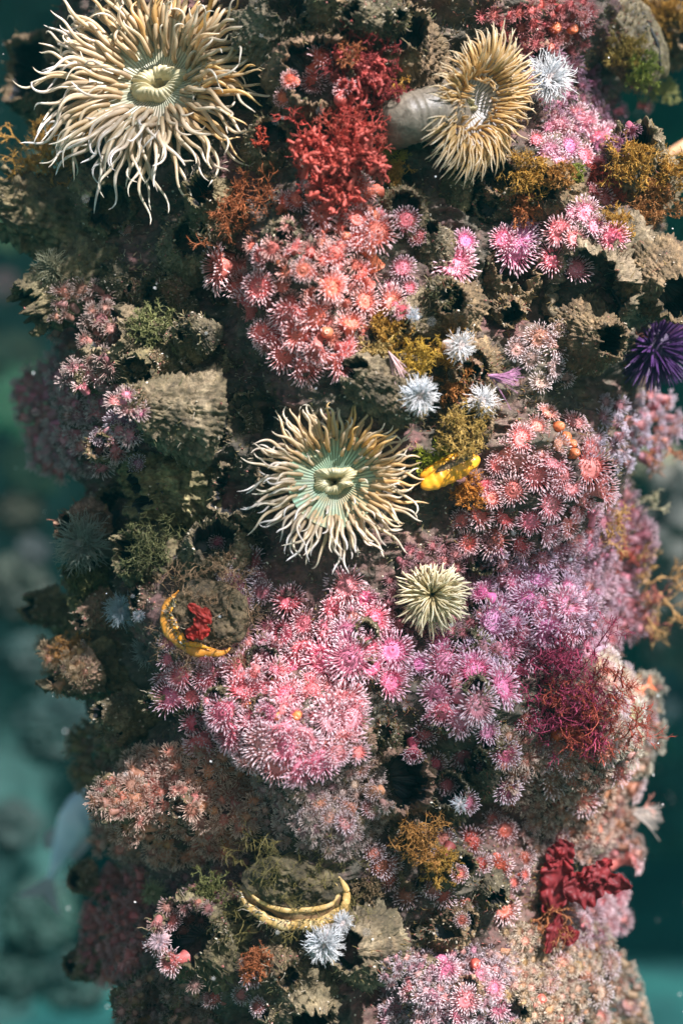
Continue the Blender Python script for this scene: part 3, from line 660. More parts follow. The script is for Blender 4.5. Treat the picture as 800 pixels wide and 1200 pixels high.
carpet("anemone_carpet", [
    (fill([(22, 455), (60, 425), (120, 440), (175, 480), (150, 520), (110, 552), (60, 550), (35, 520)], 15, 15, 1), (.60, .18, .24), (.72, .56, .54), (100, 490, 70)),
    (fill([(68, 345), (125, 335), (135, 400), (125, 450), (80, 430), (65, 390)], 15, 13, 2), (.42, .15, .14), (.48, .36, .32), (100, 390, 60)),
    (fill([(108, 930), (160, 885), (240, 875), (300, 900), (300, 960), (270, 1000), (180, 1008), (120, 990)], 13, 13, 3), (.66, .22, .15), (.82, .58, .46), (205, 940, 90)),
    (fill([(100, 1080), (130, 1020), (165, 1020), (175, 1070), (165, 1130), (130, 1155), (100, 1130)], 12, 12, 4), (.60, .14, .14), (.68, .38, .36), (130, 1090, 50)),
    (fill([(140, 1165), (200, 1130), (240, 1160), (250, 1200), (140, 1200)], 13, 11, 5), (.36, .18, .14), (.42, .30, .26), None),
    (fill([(185, 1040), (240, 1020), (290, 1010), (280, 1050), (220, 1090), (180, 1090)], 18, 11, 15), (.36, .12, .12), (.42, .28, .26), None),
    (fill([(300, 905), (360, 915), (440, 890), (455, 960), (420, 1000), (330, 990), (295, 950)], 12, 10, 6), (.45, .24, .20), (.66, .52, .46), (380, 945, 80)),
    (fill([(700, 470), (780, 460), (790, 500), (760, 540), (700, 560), (690, 520)], 17, 13, 7), (.45, .13, .14), PINKP, None),
    (fill([(690, 590), (740, 580), (760, 640), (740, 700), (760, 730), (700, 760), (680, 690)], 14, 14, 8), (.55, .16, .20), (.66, .46, .52), (700, 670, 90)),
    (fill([(640, 640), (700, 620), (720, 700), (680, 760), (660, 780), (670, 700)], 15, 13, 9), (.55, .15, .20), (.66, .46, .55), None),
    (fill([(480, 640), (560, 630), (640, 650), (560, 670), (550, 740), (480, 760), (440, 700)], 17, 12, 10), (.40, .10, .12), (.45, .26, .28), None),
    (fill([(590, 1090), (700, 1085), (745, 1150), (755, 1200), (600, 1200), (590, 1140)], 12, 10, 11), (.46, .22, .14), (.70, .58, .46), None),
    (fill([(450, 1120), (600, 1110), (600, 1200), (450, 1200)], 13, 10, 12), (.50, .20, .22), (.68, .58, .62), None),
    (fill([(640, 60), (700, 90), (740, 150), (720, 190), (640, 130), (600, 60)], 16, 12, 13), (.42, .12, .18), (.50, .30, .40), None),
    (fill([(560, 20), (640, 0), (690, 0), (690, 60), (620, 60)], 15, 11, 14), (.50, .08, .08), (.55, .22, .22), None),
    (fill([(590, 860), (700, 890), (740, 960), (700, 990), (620, 960), (590, 930)], 14, 13, 16), (.50, .16, .10), (.66, .50, .40), None),
    (fill([(700, 780), (770, 800), (770, 870), (740, 910), (700, 880)], 12, 12, 17), (.60, .30, .22), (.80, .72, .58), (700, 850, 70)),
    (fill([(600, 970), (740, 960), (745, 1000), (700, 1010), (620, 1000)], 15, 11, 18), (.40, .14, .12), (.50, .38, .34), None),
    (fill([(640, 1040), (720, 1030), (730, 1080), (700, 1110), (640, 1100)], 13, 12, 19), (.48, .14, .16), (.64, .46, .50), None),
    (fill([(85, 860), (120, 850), (150, 880), (130, 930), (95, 920)], 13, 14, 20), (.28, .18, .10), (.40, .32, .22), (120, 890, 50)),
    (fill([(50, 755), (90, 740), (100, 790), (70, 805)], 12, 11, 21), (.40, .20, .10), (.42, .30, .18), (80, 770, 40)),
    (fill([(580, 640), (700, 650), (690, 770), (570, 790), (555, 720)], 20, 14, 22), (.66, .20, .30), (.85, .66, .78), None),
    (fill([(240, 740), (420, 720), (420, 880), (290, 900), (240, 850)], 20, 14, 23), (.7, .16, .2), (.85, .6, .64), None),
    (fill([(270, 300), (430, 220), (440, 380), (380, 430), (310, 410)], 22, 13, 24), (.7, .14, .1), (.8, .5, .45), None),
    ], "dense fuzzy carpet of tiny pink and brown polyps between the larger anemones", M_CARPET)

# ------------------------------------------------------------------ large anemones
def disc_mesh(name, rd, depth, mat, seed, m=396, ell=1.0):
    q = np.linspace(0.10, 1, 26)[:, None]; th = np.arange(m)*2*math.pi/m
    R = rd*q*(1+.05*vnoise(np.stack([np.cos(th)*1.5+0*q, np.sin(th)*1.5+0*q, 0*th+0*q], -1), seed))
    Z = depth*(-.9*(1-q**2)+.0)+.03*rd*vnoise(np.stack([np.cos(th)*2*q, np.sin(th)*2*q, 0*th+q*0], -1)*1.2, seed+1)
    V = np.stack([R*np.cos(th), R*np.sin(th)*ell, Z+0*th], -1).reshape(-1, 3)
    a = np.repeat((1-np.abs(th/math.pi-1))[None, :]*.5, 26, 0)
    t = np.repeat(q, m, 1)
    return to_mesh(name, V, grid_faces(26, m), {'a': a.ravel(), 't': t.ravel()}, mat)
def mouth_mesh(name, rm, h, mat, seed, lobes=22, ell=.7):
    m = 132; th = np.arange(m)*2*math.pi/m; prof = [(1.25, -.1), (1.2, .25), (1.05, .6), (.85, .8), (.62, .75), (.45, .45), (.35, -.1), (.25, -.9), (.1, -1.4)]
    rings = []
    for i, (r, z) in enumerate(prof):
        amp = .045*min(1, i/2)*(1 if i < 7 else .4)
        r2 = r*rm*(1+amp*np.sin(th*lobes)+.45*vnoise(np.stack([np.cos(th)*1.6, np.sin(th)*1.6, 0*th+seed], -1), seed+3)); z2 = z*h*(1+.3*np.sin(th*2+seed*2))+h*.06*np.sin(th*lobes)+h*.7*vnoise(np.stack([np.cos(th)*2, np.sin(th)*2, 0*th+seed], -1), seed)
        rings.append(np.stack([r2*np.cos(th), r2*np.sin(th)*ell, z2], -1))
    V = np.concatenate(rings); t = np.repeat(np.linspace(0, 1, len(prof)), m)
    return to_mesh(name, V, grid_faces(len(prof), m), {'t': t, 'a': np.tile(th/6.283, len(prof))}, mat)
M_LIPS = simple("anemone_lips", [(.50, .42, .22), (.66, .57, .34), (.74, .68, .48)], 150, .35, .0004, .2)
def big_anemone(name, label, u, v, R, nrm, y_off, mesh_mat, disc_mat, rings, rd, rt, N=14, seed=1, droop=(0, 0, 0), ell=1.0, twist=0., mouth=.3, tints=None, orange=None, col_len=.9, wig=.5, curl=.7, scallop=True, depth=.25, wf=1.1, point=True):
    """R: reach in plan units, rings: (count, rho, elev, delev, length) as fractions of R"""
    rg = np.random.default_rng(seed)
    p, _ = cast(u, v); p = p+Vector((0, -1, 0))*y_off
    p = CAM+(W(u, v)-CAM)*(1+p.y)
    s = R*U*(1+p.y)
    M = frame(p, nrm, s, twist); t = thing(name, label, "anemone", M)
    part("oral_disc", disc_mesh("oral_disc", rd, depth, disc_mat, seed, ell=ell), t)
    if mouth: part("mouth", mouth_mesh("mouth", mouth, mouth*.55, M_LIPS, seed, lobes=34, ell=.62), t, M=None).location.z = -depth*.85+.02
    V, F, tt = lathe([(rd*1.02, -.03), (rd*1.0, -.12), (rd*.8, -.3), (rd*.7, -.6), (rd*.75, -col_len), (rd*.9, -col_len-.2)], 48, .03, seed, 5)
    V[:, 1] *= ell
    part("column", to_mesh("column", V, F, {'t': tt}, M_STALK), t)
    Minv = M.to_3x3().inverted(); g = np.array(Minv@Vector((0, 0, -1)))*s
    PS = []
    for (n, rho, el, dele, L) in rings:
        phi = (np.arange(n)+rg.uniform(-.45, .45, n))*2*math.pi/n+rg.uniform(0, 6)
        PS.append(paths(rg, n, N, phi, rho+rg.normal(0, .03, n), -depth*.9*(1-(rho/rd)**2)*(rho < rd), el+rg.normal(0, .15, n), dele+rg.normal(0, .3, n), L*rg.uniform(.72, 1.12, n), .35, wig, wf, droop=g*droop, curl=curl))
    P = np.concatenate(PS)
    if ell != 1:
        P[..., 1] *= ell
    order = rg.permutation(len(P)); P = P[order]
    pr = np.interp(np.linspace(0, 1, N), [0, .08, .3, .6, .85, .96, 1], [.9, 1.0, .92, .66, .38, .22, .05] if point else [.9, 1, 1, .95, .85, .7, .2])*rt
    c0 = M.to_3x3().normalized()
    def tintof(i):
        d = c0@Vector(P[i, -1]-P[i, 0]*0)
        k = rg.uniform(.85, 1.12)
        if orange is not None:
            od = Vector((orange[0], 0, orange[1])); w = max(0, min(1, .5+.9*od.dot(Vector((d.x, 0, d.z)).normalized())))
            w *= rg.uniform(.4, 1.2)
            return [k*(1+.16*w), k*(1-.10*w), k*(1-.55*w)]  # warm light from the upper right painted into the tentacle tint
        return [k, k, k]
    nn = min(100, len(P))
    for i in range(nn):
        V, F, tt = tubes(P[i:i+1], pr*rg.uniform(.85, 1.15), 8)
        part("tentacle", to_mesh("tentacle", V, F, {'t': tt}, mesh_mat), t, tintof(i))
    if len(P) > nn:
        V, F, tt = tubes(P[nn:], pr, 7)
        o = part("tentacle_fringe", to_mesh("tentacle_fringe", V, F, {'t': tt}, mesh_mat), t, (1, .96, .84) if orange is not None else (1, 1, 1)); o['kind'] = 'stuff'
    return t
big_anemone("sand_anemone", "biggest sand-coloured anemone with long drooping tentacles and striped greenish disc, top left", 174, 86, 148,
    Vector((-.30, -1, .22)), .052, M_BT, M_DISC, [(16, .25, 1.2, -1.3, .42), (38, .33, 1.0, -1.1, .54), (58, .41, .7, -.8, .60), (66, .46, .4, -.5, .64), (60, .48, .1, -.3, .64)], .50, .0205, 20, 3, .10, mouth=.19, orange=(.75, .5), wig=.75, curl=1.0, wf=1.3)
big_anemone("striped_anemone", "round sand and gold anemone with green striped disc and curled mouth, centre of the photo", 392, 562, 104,
    Vector((.0, -1, .06)), .022, M_BT, M_DISC2, [(14, .32, 1.3, -.8, .20), (40, .42, .9, -.8, .42), (58, .47, .5, -.5, .52), (60, .50, .1, -.3, .58)], .54, .0225, 16, 5, .05, mouth=.20, orange=(.6, .75), wig=.6, curl=.9, wf=1.3)
big_anemone("golden_anemone", "golden anemone shaped like an upright ring on a grey stalk, upper right", 566, 120, 60,
    Vector((.62, -1, -.10)), .056, M_GT, M_DISC3, [(44, .42, 2.3, -.9, .34), (66, .48, 1.4, -1.1, .56), (84, .58, 1.0, -1.3, .62), (84, .64, .5, -1.4, .62), (60, .66, 0, -1.2, .58)], .66, .028, 12, 8, .05, ell=1.42, twist=0., mouth=.14, wig=.3, curl=.4, col_len=.7, depth=.5)
big_anemone("cream_anemone", "cream yellow tufted anemone like a feather duster, lower right of the central one", 506, 697, 42,
    Vector((-.12, -1, -.1)), .020, M_CT, M_DISC3, [(50, .10, 1.3, -1.6, .75), (90, .14, 1.0, -1.6, .95), (100, .16, .6, -1.3, .98), (70, .16, .2, -.9, .95)], .2, .026, 12, 9, .10, mouth=0, wig=.35, curl=.35, col_len=1.0, depth=.08, point=False)

# stalk that carries the golden anemone
def swept(name, pts, rad, mat, S=28, N=40, parent=None, wob=0.02):
    pts = np.array([tuple(p) for p in pts]); k = np.linspace(0, len(pts)-1, N)
    P = np.stack([np.interp(k, range(len(pts)), pts[:, c]) for c in range(3)], -1)
    for _ in range(3): P[1:-1] = (P[:-2]+2*P[1:-1]+P[2:])/4
    r = np.interp(k, range(len(rad)), rad)
    if name == 'stalk': r = r*(1+.035*np.sin(np.arange(N)*2.1))
    V, F, t = tubes(P[None], r[None], S)
    if wob: V = V+wob*np.mean(rad)*np.stack([vnoise(V*220+c*7, c) for c in range(3)], -1)
    return to_mesh(name, V, F, {'t': t}, mat)
gold = [o for o in scene.objects if o.name.startswith("golden_anemone")][0]
p0 = cast(462, 150)[0]; pg = gold.matrix_world.translation
st = part("stalk", swept("stalk", [p0+Vector((-.012, .02, 0)), p0+Vector((.004, -.020, 0)), p0.lerp(pg, .5)+Vector((-.004, -.010, -.001)), pg+Vector((-.014, .032, 0))], [28*U, 29*U, 30*U, 33*U], M_STALK))
st.parent = gold; bpy.context.view_layer.update(); st.matrix_parent_inverse = gold.matrix_world.inverted()

def white_anemone(u, v, r, label, nrm, n=170, off=.010, col=(1, 1, 1), stalk=True, name="white_anemone", thin=.018, group="small white fluffy anemones"):
    n = int(n*1.5); rg = np.random.default_rng(int(u*7+v)); p, _ = cast(u, v); p = CAM+(W(u, v)-CAM)*(1+p.y-off); s = r*U*(1+p.y)
    M = frame(p, nrm, s); t = thing(name, label, "anemone", M, group)
    P = paths(rg, n, 9, rg.uniform(0, 6.28, n), rg.uniform(.08, .34, n), rg.uniform(-.1, .08, n), rg.uniform(-.25, 1.45, n), -.6, rg.uniform(.5, .95, n), .45, .6, 1.1, curl=.5)
    V, F, tt = tubes(P, np.array([1.2, 1.1, 1, .95, .9, .85, .8, .75, .2])*thin, 4)
    part("tentacles", to_mesh("tentacles", V, F, {'t': tt}, M_WT), t, col)
    V, F, tt = lathe([(.02, .06), (.12, .12), (.28, .05), (.36, -.05), (.32, -.2), (.26, -.6), (.28, -1.2), (.36, -1.5)], 20, .04, 3)
    part("column", to_mesh("column", V, F, {'t': tt}, M_WT), t, [c*x for c, x in zip(col, (.95, .8, .75))])
    return t
white_anemone(642, 92, 34, "bright white fluffy anemone touching the right side of the golden ring anemone", (.3, -1, .1), 230, .018, thin=.015)
white_anemone(539, 405, 21, "upper white anemone on a pinkish stalk, above the other two in the middle right", (.5, -1, -.1), 110, .016)
white_anemone(492, 463, 25, "round white anemone right above the central anemone's upper right tentacles", (-.1, -1, -.1), 190, .014)
white_anemone(564, 470, 23, "white anemone facing right, just above the yellow shell", (.75, -1, .0), 130, .016)
white_anemone(380, 1106, 26, "white anemone hanging below the gaping shell, larger of the two there", (-.1, -1, -.3), 200, .016)
white_anemone(401, 1082, 15, "smaller white anemone tucked under the lip of the gaping shell", (.1, -1, .3), 120, .014)
white_anemone(143, 716, 23, "dim bluish white fluffy anemone on the shaded lower left", (-.1, -1, .1), 230, .014, (.62, .70, .74), thin=.014)  # this and the next three: white dimmed by tint, shade put into the colour
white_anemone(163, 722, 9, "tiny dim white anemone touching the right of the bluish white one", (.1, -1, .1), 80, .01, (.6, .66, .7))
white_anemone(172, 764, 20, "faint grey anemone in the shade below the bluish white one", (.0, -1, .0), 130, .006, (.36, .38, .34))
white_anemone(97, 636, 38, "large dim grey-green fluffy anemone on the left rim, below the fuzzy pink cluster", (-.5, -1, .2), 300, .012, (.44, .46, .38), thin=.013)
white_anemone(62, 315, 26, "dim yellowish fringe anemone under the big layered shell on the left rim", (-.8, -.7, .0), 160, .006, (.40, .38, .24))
white_anemone(484, 369, 10, "tiny bluish white anemone at the lower right corner of the salmon red colony", (-.3, -1, .1), 60, .012, (.8, .9, 1))
white_anemone(538, 942, 12, "small white star-like anemone in the dark gap above the orange-centred polyps", (0, -1, .1), 60, .012)
white_anemone(180, 1046, 17, "pale yellow-green fuzzy anemone in the shade at the lower left", (-.2, -1, .1), 160, .01, (.55, .52, .28))
white_anemone(186, 1103, 14, "pale pink and white anemone on the dim lower left of the column", (-.3, -1, .0), 100, .01, (.8, .62, .66))

# ------------------------------------------------------------------ shells with mantle lips
def valve(name, rx, ry, h, mat, seed, amp=.2, m=80, n=34, low=False):
    q = np.linspace(0, 1, n)[:, None]; th = np.arange(m)*2*math.pi/m
    X = rx*q*np.cos(th); Y = ry*q*np.sin(th); Z = h*np.sqrt(np.maximum(0, 1-q**2))+0*th
    P = np.stack([X, Y, Z], -1); k = 1/max(rx, ry)
    d = (fbm(P*k*3+seed, 3, seed, .6)+.5*fbm(P*k*11+seed, 4, seed+3, .65))*amp*h; P[..., 2] += d*(1-.6*q**4); P[..., :2] *= (1+.16*vnoise(P*k*2, seed)+.05*vnoise(P*k*9, seed+1))[..., None]
    b = P[-1:].copy(); b[..., 2] -= h*.25; b[..., :2] *= .96; c = b*[.02, .02, 1]
    V = np.concatenate([P, b, c]).reshape(-1, 3)
    return to_mesh(name, V, grid_faces(n+2, m), None, mat)
def lip(name, rx, ry, a0, a1, rad, mat, seed, wave=.12, N=110, S=14, flat=.6, dz=0.):
    a = np.linspace(a0, a1, N); q = np.linspace(0, 1, N)
    w = 1+wave*.3*vnoise(np.stack([a*3, a*0+seed, a*0], -1), seed)+wave*.05*vnoise(np.stack([a*11, a*0+seed, a*0], -1), seed)
    P = np.stack([rx*np.cos(a)*w, ry*np.sin(a)*w, dz+wave*rad*1.5*vnoise(np.stack([a*4, a*0+seed*2, a*0], -1), seed)], -1)
    r = rad*np.sin(np.clip(q, .02, .98)*math.pi)**.6*(1+.1*vnoise(np.stack([a*6, a*0+seed, a*0+3], -1), seed))
    V, F, t = tubes(P[None], r[None], S, flat)
    V = V+rad*.08*np.stack([vnoise(V*90+c*5, seed+c) for c in range(3)], -1)+rad*.03*np.stack([vnoise(V*900+c*5, seed+c) for c in range(3)], -1)
    return to_mesh(name, V, F, {'t': t}, mat)
def place2(u, v, y_off, nrm, roll):
    p, _ = cast(u, v); p = CAM+(W(u, v)-CAM)*(1+p.y-y_off)
    z = Vector(nrm).normalized(); x = Vector((math.cos(roll), 0, math.sin(roll))); x = (x-z*x.dot(z)).normalized(); y = z.cross(x)
    M = Matrix((x, y, z)).transposed().to_4x4(); M.translation = p; return M
# z towards viewer, x along roll, y = z cross x -> up when roll = 0 needs z=-Y : y=(0,-1,0)x(1,0,0)=(0,0,1)
t = thing("gaping_scallop", "gaping rock scallop with mossy top and pale orange lip, above two white anemones", "shell", place2(343, 1040, .012, (0, -1, .05), math.radians(-6)))
part("upper_valve", valve("upper_valve", 56*U, 31*U, 17*U, M_SHELL, 5, 1.1), t, (.75, .7, .5)).location = (-2*U, 5*U, 6*U)
part("mantle", valve("mantle", 57*U, 32*U, 8*U, M_MANT, 9, .2), t).location = (2*U, -8*U, 4*U)
part("lower_lip", lip("lower_lip", 61*U, 38*U, math.radians(-172), math.radians(38), 7*U, M_LIP2, 4, .12), t).location = (2*U, -4*U, 10*U)
part("upper_lip", lip("upper_lip", 55*U, 25*U, math.radians(-168), math.radians(28), 3*U, M_LIP2, 7, .12), t).location = (0, 1*U, 13*U)
TURF_SRC.append(t.children[0]); add_bvh(t.children[0])
t = thing("orange_scallop", "mossy shell with bright orange crescent lip and red leaf, left of the hot pink colony", "shell", place2(245, 722, .008, (-.1, -1, .05), math.radians(-14)))
part("upper_valve", valve("upper_valve", 50*U, 38*U, 12*U, M_SHELL, 15, 1.0), t, (.62, .52, .38)).location = (3*U, 2*U, 0)
part("orange_lip", lip("orange_lip", 48*U, 40*U, math.radians(145), math.radians(318), 7*U, M_LIP, 14, .15), t).location = (0, -2*U, 13*U)
part("inner_lip", lip("inner_lip", 42*U, 35*U, math.radians(165), math.radians(290), 4*U, M_YEL, 3, .2), t).location = (0, -1*U, 18*U)
TURF_SRC.append(t.children[0]); add_bvh(t.children[0])
t = thing("yellow_shell", "narrow open yellow-orange shell right of the central anemone", "shell", place2(526, 551, .016, (.1, -1, .1), math.radians(27)))
def pod(name, L, w, h, mat, seed, lo=0., hi=math.pi*2):
    n, m = 90, 60; x = np.linspace(-1, 1, n)[:, None]; th = np.linspace(lo, hi, m)
    pr = np.sqrt(np.maximum(0, 1-np.abs(x)**2.4)); Y = w*pr*np.cos(th); Z = h*pr*np.sin(th)
    rd = 1+.035*np.sin(np.hypot(x-.9, np.cos(th)*.3)*26)+.015*np.sin(x*9+np.cos(th)*6+seed)+.02*vnoise(np.stack([x*14+0*th, np.cos(th)*5+0*x, np.sin(th)*5+0*x], -1), seed)+.06*vnoise(np.stack([x*3+0*th, np.cos(th)*2+0*x, np.sin(th)*2+0*x], -1), seed)
    V = np.stack([L*x+0*th, Y*rd, Z*rd], -1).reshape(-1, 3)
    return to_mesh(name, V, grid_faces(n, m, False), None, mat)
part("lower_valve", pod("lower_valve", 39*U, 12*U, 9*U, M_YEL, 1), t).location = (0, -3*U, 0)
part("upper_valve", pod("upper_valve", 36*U, 8*U, 8*U, M_YEL, 2), t).location = (2*U, 8*U, -1*U)
part("mantle", pod("mantle", 25*U, 5*U, 4*U, M_MANT, 3), t).location = (8*U, 4.5*U, 6*U)
t = thing("ribbed_mussel", "golden ribbed mussel shell with dark seams at top right", "shell", place2(735, 50, .030, (.15, -1, .2), math.radians(-62)))
def ribbed(L, w, h, seed, ribs=9):
    n, m = 90, 120; x = np.linspace(-1, 1, n)[:, None]; th = np.linspace(0, 2*math.pi, m)
    pr = (np.maximum(0, 1-np.abs(x)**2.6))**.6*(1-.22*x)
    P0 = np.stack([x+0*th, pr*np.cos(th), pr*np.sin(th)], -1)
    rd = 1+.12*np.abs(np.sin(th*ribs*.5+.8*vnoise(P0*2, seed)))+.20*fbm(P0*4, 5, seed, .65, True)
    V = np.stack([L*x+0*th, w*pr*np.cos(th)*rd, h*pr*np.sin(th)*rd], -1).reshape(-1, 3); return to_mesh("ribbed_valve", V, grid_faces(n, m, False), None, M_RIB)
o = part("ribbed_valve", ribbed(66*U, 36*U, 28*U, 5), t); TURF_SRC.append(o); add_bvh(o)
o2 = part("ribbed_valve", ribbed(62*U, 22*U, 24*U, 8), t); o2.location = (0, 24*U, -6*U)
M_DARK = simple("seam", [(.01, .01, .01), (.03, .025, .02)], 60, .6)
part("seam", swept("seam", [Vector((-50*U, 20*U, 20*U)), Vector((-15*U, 25*U, 24*U)), Vector((25*U, 23*U, 22*U)), Vector((56*U, 12*U, 14*U))], [2*U, 2.6*U, 2.6*U, 1.5*U], M_DARK, 8), t)

# ------------------------------------------------------------------ purple urchin
p, _ = cast(762, 405)
t = thing("sea_urchin", "dark purple spiny sea urchin at the right edge", "urchin", frame(CAM+(W(766, 405)-CAM)*(1.085), (.1, -1, .1), 1.0))
V, F, tt = lathe([(math.sin(a)*24*U*1.14, math.cos(a)*18*U*1.14) for a in np.linspace(.02, math.pi-.02, 24)], 40, .0006, 3, 300)
part("test", to_mesh("test", V, F, None, M_TEST), t)
rg = np.random.default_rng(5); nsp = 330
k = np.arange(nsp)+.5; ph = k*2.39996; cz = 1-1.75*k/nsp; sr = np.sqrt(1-cz*cz)
D = np.stack([sr*np.cos(ph), sr*np.sin(ph), cz], -1); D = norm(D+rg.normal(0, .10, D.shape))
Ls = rg.uniform(24, 34, nsp)*U*1.14
B0 = D*np.array([22, 22, 16])*U*1.14
P = B0[:, None]+D[:, None]*Ls[:, None, None]*np.linspace(0, 1, 6)[None, :, None]
order = rg.permutation(nsp); P = P[order]; D = D[order]
Mq = t.matrix_world.to_3x3()
for i in range(100):
    V, F, tt = tubes(P[i:i+1], np.array([1.5, 1.5, 1.35, 1.1, .8, .25])*U*1.1, 6)
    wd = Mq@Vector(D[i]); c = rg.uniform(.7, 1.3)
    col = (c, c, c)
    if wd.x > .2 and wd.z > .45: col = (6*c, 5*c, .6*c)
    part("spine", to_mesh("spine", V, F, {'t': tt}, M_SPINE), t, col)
V, F, tt = tubes(P[100:], np.array([1.5, 1.5, 1.35, 1.1, .8, .25])*U*1.1, 5)
part("spine_cover", to_mesh("spine_cover", V, F, {'t': tt}, M_SPINE), t, (1, 1, 1))['kind'] = 'stuff'

# ------------------------------------------------------------------ algae
def branch(rg, p, d, L, r, depth, out, spread=.6, nb=3, shrink=.68):
    N = 5; pts = [p]; dd = d.copy()
    for i in range(N-1):
        dd = norm(dd+rg.normal(0, .22, 3)); pts.append(pts[-1]+dd*L/(N-1))
    out.append((pts, np.linspace(r, r*.62, N)))
    if depth > 0:
        for j in range(nb):
            k = rg.integers(2, N); nd = norm(dd+rg.normal(0, spread, 3))
            branch(rg, pts[k], nd, L*shrink*rg.uniform(.8, 1.2), r*.74, depth-1, out, spread, nb, shrink)
def alga(name, label, u, v, size, col, nrm=None, n=10, depth=3, r=1.2, flat=.6, seed=0, off=0., spread=.6, nb=3, group=None, cat="alga", width=.5, mat=None):
    rg = np.random.default_rng(seed+int(u)); p, nn = hit(u, v)
    if off: p = CAM+(W(u, v)-CAM)*(1+p.y-off)
    nn = np.array(Vector(nrm).normalized() if nrm else nn); out = []
    s = size*U*(1+p.y)
    for i in range(n):
        b = np.clip(rg.normal(0, 1, 3), -1.5, 1.5)*s*width*.5; b[1] *= .3
        branch(rg, b, norm(nn+rg.normal(0, .5, 3)), s*.42*rg.uniform(.7, 1.2), r*U, depth, out, spread, nb)
    P = np.array([o[0] for o in out]); R = np.array([o[1] for o in out])
    V, F, t = tubes(P, R, 5, flat)
    V = V+.25*r*U*np.stack([vnoise(V*900+c*3, c) for c in range(3)], -1)
    ob = part(name, to_mesh(name, V, F, {'t': t}, mat or M_ALGA), None, col, Matrix.Translation(p))
    tag(ob, label, cat, group); return ob
RDK = (.38, .05, .05); GLD = (.55, .32, .06); RST = (.42, .14, .05); MAG = (.45, .06, .13); GRN = (.30, .34, .05); BEI = (.6, .42, .22)
alga("red_alga", "bushy dark red alga on top of the wide barnacle, upper middle", 428, 86, 40, (.30, .04, .04), (.3, -.8, .4), 56, 3, 1.4, seed=1, width=1.2, off=.008)
alga("red_sponge", "knobbly coral red encrusting lump running down into the salmon red colony", 396, 205, 44, (.52, .10, .075), (.1, -.8, .3), 46, 2, 4.6, flat=.9, seed=301, off=.008, spread=.9, cat="sponge", width=1.2)
alga("red_sponge", "knobbly dull red lump around the dark red alga, upper middle", 422, 100, 32, (.42, .07, .06), (.1, -.9, .2), 34, 2, 4.2, flat=.9, seed=302, off=.006, spread=.9, cat="sponge", width=1.2)
alga("red_alga", "orange-brown tuft at the left of the bushy dark red alga", 412, 72, 26, RST, (.0, -1, .5), 8, 3, 1.2, seed=2)
alga("red_alga", "tall feathery red alga crowning the salmon red colony", 392, 192, 44, (.55, .08, .06), (.1, -.8, .6), 60, 3, 1.3, seed=3, width=1.3, off=.014)
alga("red_alga", "second red feathery alga right of the tall one above the salmon red colony", 412, 176, 34, (.55, .12, .08), (.3, -.8, .4), 44, 3, 1.3, seed=4, width=1.1, off=.012)
alga("red_alga", "small red star-shaped tuft beside the thin ringed shell", 305, 168, 24, (.5, .08, .04), (-.1, -1, .3), 8, 2, 1.5, seed=5)
alga("rust_alga", "rusty brown turf cushion at the upper left of the salmon red colony", 290, 256, 46, RST, (-.2, -.8, .5), 44, 3, 1.1, seed=6, width=1.0)
alga("golden_crust", "glittering golden alga crust above the big layered shell at far left", 66, 200, 46, (.66, .38, .09), (-.3, -.7, .6), 60, 3, 1.6, seed=7, width=1.1)
alga("golden_crust", "pale knobbly crust at the far left tip of the golden crust", 22, 192, 24, (.5, .38, .2), (-.6, -.6, .4), 10, 2, 1.6, seed=8, width=.9)
alga("green_sprig", "thin green sprig standing left above the salmon red colony", 292, 195, 34, (.25, .32, .1), (-.3, -.7, .9), 3, 2, .9, seed=9, width=.2)
